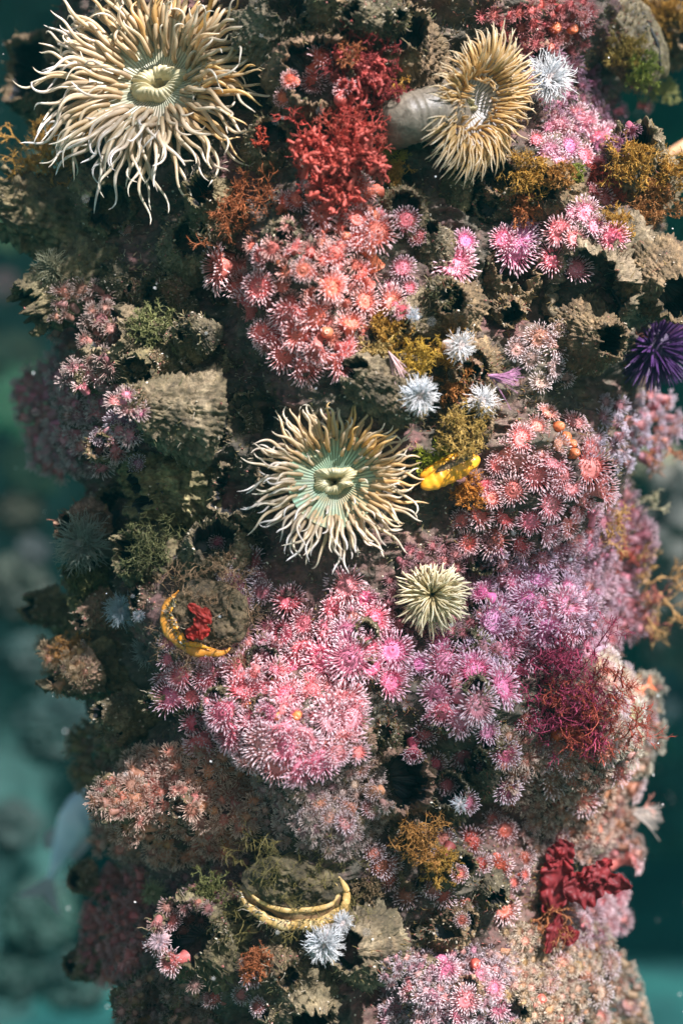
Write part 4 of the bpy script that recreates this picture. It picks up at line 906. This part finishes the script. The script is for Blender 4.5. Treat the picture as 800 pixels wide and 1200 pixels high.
for i, (u, v, s, c, L) in enumerate([
    (460, 108, 26, GLD, "golden tuft on the right rim of the wide barnacle, uppermost of three there"),
    (728, 62, 30, (.48, .34, .08), "golden fuzz growing over the middle of the ribbed mussel"), (740, 95, 24, (.25, .2, .1), "dark brown fuzz on the lower end of the ribbed mussel"),
    (458, 176, 22, (.45, .38, .06), "yellow-green tuft on the right rim of the wide barnacle, middle of three"),
    (460, 205, 26, GLD, "golden tuft at the foot of the wide barnacle's right rim, lowest of three"),
    (612, 205, 40, GLD, "golden brown turf right under the golden ring anemone"),
    (655, 205, 24, (.5, .25, .06), "orange-brown turf over the upper right pink group"),
    (672, 205, 16, GRN, "lime green tuft over the upper right pink group"),
    (615, 245, 26, (.5, .18, .06), "rusty curled tuft left of the upper right pink group"),
    (735, 190, 40, GLD, "golden tuft on the broken white-ridged barnacle at upper right"),
    (760, 240, 44, (.5, .24, .08), "brown-gold turf at the right edge below the broken barnacle"),
    (785, 200, 40, GLD, "golden turf at the right edge beside the peach sea star arm"),
    (700, 215, 34, (.55, .12, .08), "reddish threads over the rim of the upper right pink group"),
    (720, 262, 26, GLD, "golden fringe along the lower rim of the open barnacle at upper right"),
    (455, 388, 34, GLD, "golden brown arch of turf below the salmon red colony"),
    (445, 412, 34, (.66, .5, .2), "pale yellow crust under the golden arch of turf"),
    (486, 420, 34, (.55, .36, .05), "amber clump between the golden arch and the round white anemone"),
    (525, 412, 30, GLD, "golden strand crossing left of the upper white anemone"),
    (535, 455, 30, (.5, .22, .06), "rusty turf between the two lower white anemones"),
    (546, 505, 44, (.52, .36, .1), "knobbly golden crust right above the yellow shell"),
    (508, 545, 30, (.42, .45, .04), "lime green moss along the upper left of the yellow shell"),
    (548, 575, 26, (.6, .25, .04), "orange turf at the right tip of the yellow shell"),
    (490, 985, 40, (.6, .3, .08), "amber turf crown above the black hole in the lower middle"),
    (515, 1015, 30, GLD, "gold turf on the right side of the black hole in the lower middle"),
    (765, 15, 50, GLD, "golden growth at the very top right corner"),
    (750, 80, 34, GRN, "yellow-green moss on the right side of the ribbed mussel"),
    (770, 105, 26, (.5, .5, .2), "blurred pale green tuft below the ribbed mussel"),
    (85, 765, 34, (.45, .22, .06), "dim rusty tuft on the left rim below the dim barnacles"),
    (655, 1035, 20, (.6, .45, .3), "beige knobbly tuft at the stem of the crimson leaf"),
    (300, 1125, 30, RST, "rusty twigs around a red polyp at the lower left"),
    (250, 1045, 34, (.2, .2, .06), "dark olive moss left of the gaping shell"),
    (345, 1030, 46, (.25, .2, .06), "olive moss covering the top of the gaping shell"),
    (250, 715, 40, (.35, .22, .12), "brown moss covering the orange-lipped shell"),
    (180, 385, 34, (.25, .26, .1), "olive moss on the craggy barnacle at the left"),
    (180, 640, 46, (.16, .16, .06), "dark moss above the dim bluish white anemone"),
    (110, 680, 40, (.16, .15, .05), "dark shaggy moss on the left rim below the grey-green anemone"),
    (430, 1040, 22, (.3, .2, .1), "brown moss right of the gaping shell")]):
    sh = "covering the" in L
    alga("turf_tuft", L, u, v, s*(1.15 if sh else .7), c, None, 90 if sh else 52, 3, .8 if sh else 1.3, flat=.4, seed=20+i, width=1.5 if sh else 1.0, cat="turf", off=.004)
alga("golden_alga", "branched golden-brown alga right of the pale salmon colony", 706, 618, 44, (.58, .34, .12), (.4, -.8, .2), 10, 3, 1.8, seed=61, off=.006)
alga("red_alga", "dark red stubby alga under the branched golden-brown one at right", 724, 640, 40, (.5, .10, .06), (.5, -.7, -.2), 10, 3, 1.8, seed=62, off=.006)
alga("golden_alga", "golden-tipped alga sticking out of the right edge, upper of two", 742, 648, 40, (.6, .38, .14), (.9, -.4, .2), 7, 3, 1.8, seed=63)
alga("golden_alga", "golden-tipped alga sticking out of the right edge, lower and longer", 768, 700, 60, (.60, .36, .14), (.95, -.3, -.05), 11, 3, 1.9, seed=64)
alga("golden_alga", "rusty pink bush on the right edge beside the lower golden-tipped alga", 742, 715, 44, (.5, .16, .12), (.9, -.4, -.3), 10, 3, 1.8, seed=65)
alga("pale_alga", "pale cream coral-like sprig on the right side, left of blurred rocks", 752, 590, 34, (.62, .56, .36), (.6, -.7, .4), 5, 2, 1.6, seed=66)
alga("golden_alga", "brownish alga reaching right under the purple urchin", 765, 512, 50, (.5, .2, .1), (1, -.3, .0), 9, 3, 1.8, seed=67)
alga("magenta_alga", "feathery magenta alga in the lower right colony", 655, 812, 60, MAG, (.0, -.9, .25), 90, 3, 1.6, flat=.3, seed=68, off=.018, width=1.2)
alga("magenta_alga", "rusty red feathery alga right below the magenta one", 690, 830, 50, (.48, .10, .06), (.2, -.9, .0), 60, 3, 1.5, flat=.3, seed=69, off=.016, width=1.2)
alga("brown_alga", "brown stringy alga beneath the crimson leaf", 650, 1075, 46, (.42, .16, .06), (.0, -.9, -.2), 12, 3, 1.4, seed=70, off=.008)
alga("pink_streamer", "pinkish streamer reaching out from the lower right edge", 757, 946, 34, (.7, .35, .28), (1, -.1, .25), 3, 1, 1.9, seed=71, width=.15)
def feather(label, u, v, du, dv, L, col, seed, n=26, off=.02):
    rg = np.random.default_rng(seed); p, _ = cast(u, v); p = CAM+(W(u, v)-CAM)*(1+p.y-off)
    d = norm(np.array([du, -.15, -dv])); q = np.linspace(0, 1, 10)[None, :, None]
    sp = rg.normal(0, .22, (n, 3)); dirs = norm(d+sp); P = dirs[:, None]*q*L*U*rg.uniform(.7, 1.1, (n, 1, 1)) + (q**2)*np.array([0, 0, .25])*L*U*rg.normal(0, .6, (n, 1, 1))
    V, F, t = tubes(P, np.linspace(.8, .3, 10)*U, 4)
    ob = part("feather_tuft", to_mesh("feather_tuft", V, F, {'t': t}, M_ALGA), None, col, Matrix.Translation(p)); tag(ob, label, "hydroid"); return ob
feather("purple brush-like feather left of the whitish brown clump", 572, 440, 1, .15, 38, (.6, .3, .5), 3)
feather("fine pale fan sweeping right at the lower right edge", 738, 950, 1, .3, 44, (.75, .66, .6), 4, 30, .0)
feather("wispy pink hairs over the pale yellow crust, centre", 455, 412, .5, .6, 34, (.72, .5, .5), 5, 18)
def leaf(name, label, u, v, size, col, seed, blades, off=.02):
    p, _ = cast(u, v); p = CAM+(W(u, v)-CAM)*(1+p.y-off)
    t = thing(name, label, "alga", Matrix.Translation(p))
    for (x0, z0, x1, z1, w, k) in blades:
        n, m = 44, 26; a = np.linspace(0, 1, n)[:, None]; b = np.linspace(-1, 1, m)[None, :]
        d = np.array([x1-x0, z1-z0], float); L = np.linalg.norm(d); d /= L; nn = np.array([-d[1], d[0]])
        wd = w*(np.sin(np.clip(a*1.05, 0, 1)*math.pi)**.5*.8+.2)*(1+.3*vnoise(np.stack([a*5+0*b, b*1.+0*a+k, 0*a*b], -1), seed+k)+.18*vnoise(np.stack([a*16+0*b, b*.5+0*a+k, 0*a*b], -1), seed+k))
        X = x0+d[0]*a*L+nn[0]*b*wd; Z = z0+d[1]*a*L+nn[1]*b*wd
        Y = w*.35*vnoise(np.stack([a*3.5+0*b, b*1.5+k*3+0*a, 0*a*b], -1), seed)+w*.22*np.abs(b)**2*np.sin(a*30+b*2+k)+w*.16*vnoise(np.stack([a*9+0*b, b*4+k*3+0*a, 0*a*b], -1), seed)
        V = np.stack([X*U, (Y-4*k)*U, Z*U], -1).reshape(-1, 3)
        o = part("blade", to_mesh("blade", V, grid_faces(n, m, False), None, M_LEAF), t, col)
        sm = o.modifiers.new("thick", 'SOLIDIFY'); sm.thickness = .00022
    return t
leaf("crimson_leaf", "crumpled crimson leafy alga spreading right near the lower right edge", 665, 1030, 60, (.42, .06, .07), 3,
     [(-20, -45, -8, 28, 24, 0), (-25, 20, 6, 45, 16, 1), (-8, -10, 50, 0, 22, 2), (20, 2, 78, -8, 13, 3), (20, -4, 52, 28, 12, 4), (-30, -88, -12, -40, 9, 5), (-8, -62, 8, -80, 14, 0)])
leaf("red_leaf", "folded bright red leaf on the orange-lipped shell", 232, 730, 30, (.62, .08, .06), 6, [(-14, -12, 14, -8, 9, 0), (2, -14, 10, 18, 8, 1), (-10, 22, 16, 0, 5, 2)], off=.022)

# ------------------------------------------------------------------ sea star arm, reef fish, hanging fish
t = thing("sea_star", "peach orange sea star arm reaching in at the upper right edge", "sea star", place2(862, 146, -.06, (.1, -1, .1), math.radians(205)))
for i in range(5):
    a = i*2*math.pi/5-(.45 if i == 4 else 0)+(.3 if i == 1 else 0); q = [Vector((math.cos(a)*r*U*1.2, math.sin(a)*r*U*1.2, (4-r*.08)*U)) for r in (0, 24, 52, 82, 108)]
    part("arm", swept("arm", q, [17*U, 16*U, 13*U, 9*U, 3*U], M_STAR), t)
def fishmesh(L, h, w, mat, seed=0):
    x = np.linspace(0, 1, 30)[:, None]; th = np.arange(24)*2*math.pi/24
    pr = np.interp(x, [0, .05, .2, .4, .7, .9, 1], [.02, .4, .85, 1, .6, .25, .16])
    V = np.stack([L*(x-.5)+0*th, h*pr*np.sin(th), w*pr*np.cos(th)], -1).reshape(-1, 3); return to_mesh("body", V, grid_faces(30, 24), None, mat)
def fin(name, pts, mat, th=.0006):
    pts = np.array(pts, float); n = len(pts)
    V = np.concatenate([np.c_[pts, np.full(n, -th/2)], np.c_[pts, np.full(n, th/2)]]); me = bpy.data.meshes.new(name)
    me.from_pydata(V.tolist(), [], [list(range(n))[::-1], list(range(n, 2*n))]+[[i, (i+1) % n, n+(i+1) % n, n+i] for i in range(n)]); me.materials.append(mat); return me
def fish(name, label, M, L, h, w, mbody, mfin):
    t = thing(name, label, "fish", M); part("body", fishmesh(L, h, w, mbody), t)
    part("tail_fin", fin("tail_fin", [(.46*L, .12*h), (.58*L, .55*h), (.80*L, 1.5*h), (.70*L, .2*h), (.66*L, 0), (.70*L, -.2*h), (.80*L, -1.5*h), (.58*L, -.55*h), (.46*L, -.12*h)], mfin), t)
    part("dorsal_fin", fin("dorsal_fin", [(-.1*L, .9*h), (.05*L, 1.4*h), (.25*L, .9*h), (.22*L, .6*h)], mfin), t)
    part("anal_fin", fin("anal_fin", [(.0*L, -.9*h), (.12*L, -1.35*h), (.25*L, -.9*h), (.22*L, -.6*h)], mfin), t)
    for s in (-1, 1):
        e = lathe([(math.sin(a)*.14*h, s*math.cos(a)*.1*h) for a in np.linspace(.02, 1.57, 7)], 12); V = e[0]+np.array([-.40*L, .15*h, s*w*.62]); part("eye", to_mesh("eye", V, e[1], None, M_EYE), t)
    return t
M = place2(95, 1000, 0, (0, -1, 0), math.radians(-113)); M.translation = W(82, 975, .42)
fish("silver_fish", "blurred silvery fish hanging head up in the green water at lower left", M, 120*U*1.42, 20*U*1.42, 10*U*1.42, M_FISH, M_FIN)
M_OF = simple("orange_fish_skin", [(.6, .08, .03), (.8, .2, .08), (.75, .5, .35)], 160, .35)
p, _ = cast(742, 808); M = place2(752, 806, 0, (.2, -1, .1), math.radians(25)); M.translation = p+Vector((0, -.012, 0))
fish("reef_fish", "tiny orange-red fish hiding in pale polyps at the lower right edge", M, 34*U, 9*U, 6*U, M_OF, M_OF)

# ------------------------------------------------------------------ turf, hair and grit over everything (countless)
def surface_samples(n):
    rg = np.random.default_rng(17); out = []
    V = PV; c = np.array([CX, CY, 0]); fr = (V[:, 1] < CY+.06) & (np.abs(V[:, 2]) < .38)
    idx = np.nonzero(fr)[0]; sel = rg.choice(idx, int(n*.6)); P = V[sel]
    Nn = norm((P-c)*[1, 1, 0]+rg.normal(0, .05, P.shape)); out.append((P, Nn))
    bpy.context.view_layer.update(); tot = len(TURF_SRC)+10
    for o in TURF_SRC:
        Wv = world_of(o); k = int(n*.4/tot)*(6 if 'valve' in o.name else 1); sel = rg.integers(0, int(len(Wv)*.72), k); ctr = Wv.mean(0)+np.array([0, .01, 0]); P = Wv[sel]
        out.append((P, norm(P-ctr)))
    return np.concatenate([a for a, b in out]), np.concatenate([b for a, b in out])
P, Nn = surface_samples(90000)
rg = np.random.default_rng(23); n = len(P)
mask = fbm(P*26, 3, 71)+.25*rg.normal(0, 1, n) > .02
Pm, Nm = P[mask], Nn[mask]; n = len(Pm)
d = norm(Nm+rg.normal(0, .6, (n, 3))+np.array([0, 0, .1])); L = rg.uniform(.0015, .005, n)*(1+.8*fbm(Pm*18, 2, 5))
q = np.linspace(0, 1, 4)[None, :, None]
PT = Pm[:, None]+d[:, None]*L[:, None, None]*q+rg.normal(0, .0006, (n, 4, 3))*q
V, F, t = tubes(PT, np.array([1, .9, .8, .3])*.00030, 3)
pal = np.array([(.16, .13, .05), (.30, .20, .06), (.10, .11, .04), (.34, .26, .14), (.28, .10, .06), (.45, .38, .28)])
w = fbm(Pm*12, 2, 91); side = np.clip((Pm[:, 0]+.02)/.12, -1, 1)
ci = np.where(rg.random(n) < .18, 5, np.where(w+.3*side > .25, np.where(rg.random(n) < .5, 4, 1), np.where(rg.random(n) < .5, 0, np.where(rg.random(n) < .5, 2, 3))))
C = np.repeat(pal[ci]*rg.uniform(.6, 1.3, (n, 1)), 12, 0)
tag(part("algal_turf", to_mesh("algal_turf", V, F, None, M_TURF, cols=C)), "short brown and olive algal turf growing over rock and shells", "turf", None, "stuff")
# grit: small angular chips
sel = rg.choice(len(P), 26000); Pg, Ng = P[sel], Nn[sel]; n = len(Pg)
s = rg.uniform(.0003, .0011, n)**1.0; ax = norm(rg.normal(0, 1, (n, 3))); 
PT = Pg[:, None]+Ng[:, None]*.0004+ax[:, None]*s[:, None, None]*np.array([-1, -.5, .5, 1])[None, :, None]
V, F, t = tubes(PT, s[:, None]*np.array([.15, .8, .7, .15])[None], 4, .7)
pal = np.array([(.40, .34, .24), (.22, .18, .10), (.60, .52, .42), (.32, .12, .10), (.12, .11, .06)])
C = np.repeat(pal[rg.integers(0, 5, n)]*rg.uniform(.6, 1.3, (n, 1)), 16, 0)
tag(part("shell_grit", to_mesh("shell_grit", V, F, None, M_GRIT, smooth=False, cols=C)), "loose crumbs of shell and coralline crust clinging to the rock", "grit", None, "stuff")
# drifting specks
n = 800; Pp = np.stack([rg.uniform(-.32, .32, n), rg.uniform(-.25, .8, n), rg.uniform(-.42, .42, n)], -1)
s = rg.uniform(.00018, .0006, n); ax = norm(rg.normal(0, 1, (n, 3)))
PT = Pp[:, None]+ax[:, None]*s[:, None, None]*np.array([-1.2, -.6, .6, 1.2])[None, :, None]
V, F, t = tubes(PT, s[:, None]*np.array([.2, .9, .9, .2])[None], 6)
tag(part("marine_snow", to_mesh("marine_snow", V, F, None, M_GRIT, cols=np.full((len(V), 3), .7))), "tiny pale specks drifting in the water", "specks", None, "stuff")

# ------------------------------------------------------------------ far surroundings
def sheet(name, P, m, wrap=False, kind="structure"):
    n0, n1, _ = P.shape; o = part(name, to_mesh(name, P.reshape(-1, 3), grid_faces(n0, n1, wrap), None, m))
    if kind: o['kind'] = kind
    return o
a, b = np.meshgrid(np.linspace(-6, 6, 160), np.linspace(-3, 9, 160), indexing='ij')
Pb = np.stack([a, b, -.95+0*a], -1); Pb[..., 2] += .06*fbm(Pb*[1.5, 1.5, 0], 4, 3)+.10*np.clip((b-1)/4, 0, 1)
sheet("sea_bed", Pb, M_BED)
def far_rock(name, label, x, y, z, rx, ry, rz, col, seed, cat="rock", mat=None, rough=.3):
    n, m = 70, 100; th = np.arange(m)*2*math.pi/m; ph = np.linspace(.02, math.pi-.02, n)[:, None]
    D = np.stack([np.sin(ph)*np.cos(th), np.sin(ph)*np.sin(th), np.cos(ph)+0*th], -1)
    r = 1+rough*fbm(D*2+seed, 5, seed, .55, True); V = D*r[..., None]*[rx, ry, rz]
    o = part(name, to_mesh(name, V.reshape(-1, 3), grid_faces(n, m), None, mat or M_FAR), None, col, Matrix.Translation((x, y, z))); tag(o, label, cat); return o
def F3(u, v, y): p = W(u, v, y); return p.x, p.y, p.z
def far(name, label, u, v, y, ru, rv, col, seed, **k):
    x, yy, z = F3(u, v, y); s = U*(1+y); return far_rock(name, label, x, yy, z, ru*s, min(ru, rv)*s, rv*s, col, seed, **k)
TE = (.05, .17, .15)
far("far_rock", "dark green rock wall far behind on the left", -60, 500, 2.2, 160, 700, (.03, .10, .09), 1)
far("far_rock", "grey-brown blurred rocks behind the right edge, middle height", 850, 660, 1.0, 110, 110, (.16, .16, .13), 2, rough=.5)
far("far_rock", "low dark rock in the water behind the right edge below the middle", 900, 800, 1.5, 110, 90, (.05, .11, .12), 3, rough=.5)
GP = "blurred pale growths on the rocks behind"
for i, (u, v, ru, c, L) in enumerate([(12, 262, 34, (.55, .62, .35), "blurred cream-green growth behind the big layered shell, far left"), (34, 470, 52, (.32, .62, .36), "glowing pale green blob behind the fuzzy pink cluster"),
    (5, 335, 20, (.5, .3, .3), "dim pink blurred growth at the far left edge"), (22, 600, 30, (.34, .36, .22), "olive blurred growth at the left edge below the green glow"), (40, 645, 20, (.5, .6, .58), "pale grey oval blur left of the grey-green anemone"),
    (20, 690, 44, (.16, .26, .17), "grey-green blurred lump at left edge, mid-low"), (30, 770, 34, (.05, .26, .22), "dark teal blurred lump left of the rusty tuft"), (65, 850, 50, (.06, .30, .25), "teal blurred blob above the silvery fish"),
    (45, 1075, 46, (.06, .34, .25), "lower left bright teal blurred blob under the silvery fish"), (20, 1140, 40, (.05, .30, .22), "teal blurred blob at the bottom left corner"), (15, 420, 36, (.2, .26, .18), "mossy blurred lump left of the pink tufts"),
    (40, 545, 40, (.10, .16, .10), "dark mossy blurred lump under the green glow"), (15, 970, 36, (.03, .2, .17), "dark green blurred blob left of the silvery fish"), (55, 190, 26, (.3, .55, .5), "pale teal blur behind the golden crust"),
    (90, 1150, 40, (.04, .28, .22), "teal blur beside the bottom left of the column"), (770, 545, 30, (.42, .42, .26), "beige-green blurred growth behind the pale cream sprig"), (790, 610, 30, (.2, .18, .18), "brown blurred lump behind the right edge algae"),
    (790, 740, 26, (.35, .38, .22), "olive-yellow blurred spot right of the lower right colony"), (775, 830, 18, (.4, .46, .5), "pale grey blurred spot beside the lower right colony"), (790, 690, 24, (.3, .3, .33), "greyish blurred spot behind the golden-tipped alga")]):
    far("far_growth", L, u, v, 1.7 if u < 300 else 1.2, ru*.8, ru*.7, tuple(x*((1.0 if v < 560 else .14) if u < 300 else .7) for x in c), 40+i, cat="growth", rough=.6)["group"] = GP  # lower left growths darkened in colour, in place of a shadow
# back wall of the tank and a water sheet with sunlight dapple painted in
a, b = np.meshgrid(np.linspace(-5, 5, 200), np.linspace(-1.2, 4.2, 120), indexing='ij')
Pw = np.stack([a, 3.6+0*a, b], -1); Pw[..., 1] += .35*fbm(Pw*1.1, 4, 8, .55, True)
sheet("cliff", Pw, M_WALL)
def dappled_water():
    m, N, L, B = new_mat("caustic_dapple")
    pos = N.new("ShaderNodeNewGeometry").outputs['Position']
    nz = noise(N, L, pos, 7, 3, .5); mp = N.new("ShaderNodeVectorMath"); mp.operation = 'MULTIPLY_ADD'
    L.new(nz.outputs['Color'], mp.inputs[0]); mp.inputs[1].default_value = (.10, .10, 0); L.new(pos, mp.inputs[2])
    def cell(scale):
        v = N.new("ShaderNodeTexVoronoi"); v.feature = 'SMOOTH_F1'; v.inputs['Scale'].default_value = scale; v.inputs['Smoothness'].default_value = .5; L.new(mp.outputs[0], v.inputs['Vector']); return v.outputs['Distance']
    s = mathn(N, L, 'MULTIPLY', cell(11), 1.0)
    r = ramp(N, [(.15, (.20, .23, .28)), (.40, (.46, .50, .56)), (.60, (1, 1, 1))]); L.new(s, r.inputs[0])  # caustics painted as a tint pattern that dapples the sun passing through
    tr = N.new("ShaderNodeBsdfTransparent"); L.new(r.outputs[0], tr.inputs[0]); L.new(tr.outputs[0], N["Material Output"].inputs[0]); return m
a, b = np.meshgrid(np.linspace(-5, 5, 80), np.linspace(-4, 5, 80), indexing='ij')
Pq = np.stack([a, b, 1.46+.01*np.sin(a*9)*np.cos(b*7)], -1)
sheet("water", Pq, dappled_water())
# unseen deck of planks on two beams, added to shade the background
t = thing("shade_deck", "unseen timber deck added to shade the water behind the rock column", "shade deck", Matrix.Translation((0, 3.5, 1.62)))
M_WOOD = simple("wet_timber", [(.04, .03, .02), (.09, .07, .05), (.15, .12, .09)], 12, .8, .004)
def box(name, c, h, mat, par):
    c = np.array(c); h = np.array(h); V = np.array([(x, y, z) for x in (-1, 1) for y in (-1, 1) for z in (-1, 1)])*h+c
    return part(name, to_mesh(name, V, [(0, 1, 3, 2), (4, 6, 7, 5), (0, 4, 5, 1), (2, 3, 7, 6), (0, 2, 6, 4), (1, 5, 7, 3)], None, mat, smooth=False), par)
for i in range(20): box("plank", (0, -2.98+i*.302, 0), (5.5, .146, .03), M_WOOD, t)
for x in (-2.2, 2.2): box("beam", (x, 0, -.075), (.10, 3.0, .044), M_WOOD, t)

# ------------------------------------------------------------------ haze in the water
HAZE = 0.04
if HAZE > 0:
    bx = np.array([(x, y, z) for x in (-7, 7) for y in (-5, 11) for z in (-1.8, 2.2)], float)
    m = bpy.data.materials.new("haze"); m.use_nodes = True; N, L = m.node_tree.nodes, m.node_tree.links
    N.remove(N["Principled BSDF"]); pv = N.new("ShaderNodeVolumePrincipled"); L.new(pv.outputs[0], N["Material Output"].inputs['Volume'])
    pv.inputs['Color'].default_value = (.015, .26, .27, 1); pv.inputs['Density'].default_value = HAZE; pv.inputs['Anisotropy'].default_value = .2
    me = to_mesh("haze", bx, [(0, 1, 3, 2), (4, 6, 7, 5), (0, 4, 5, 1), (2, 3, 7, 6), (0, 2, 6, 4), (1, 5, 7, 3)], None, m, smooth=False)
    o = part("haze", me); tag(o, "greenish haze of the water around the column", "haze", None, "stuff")
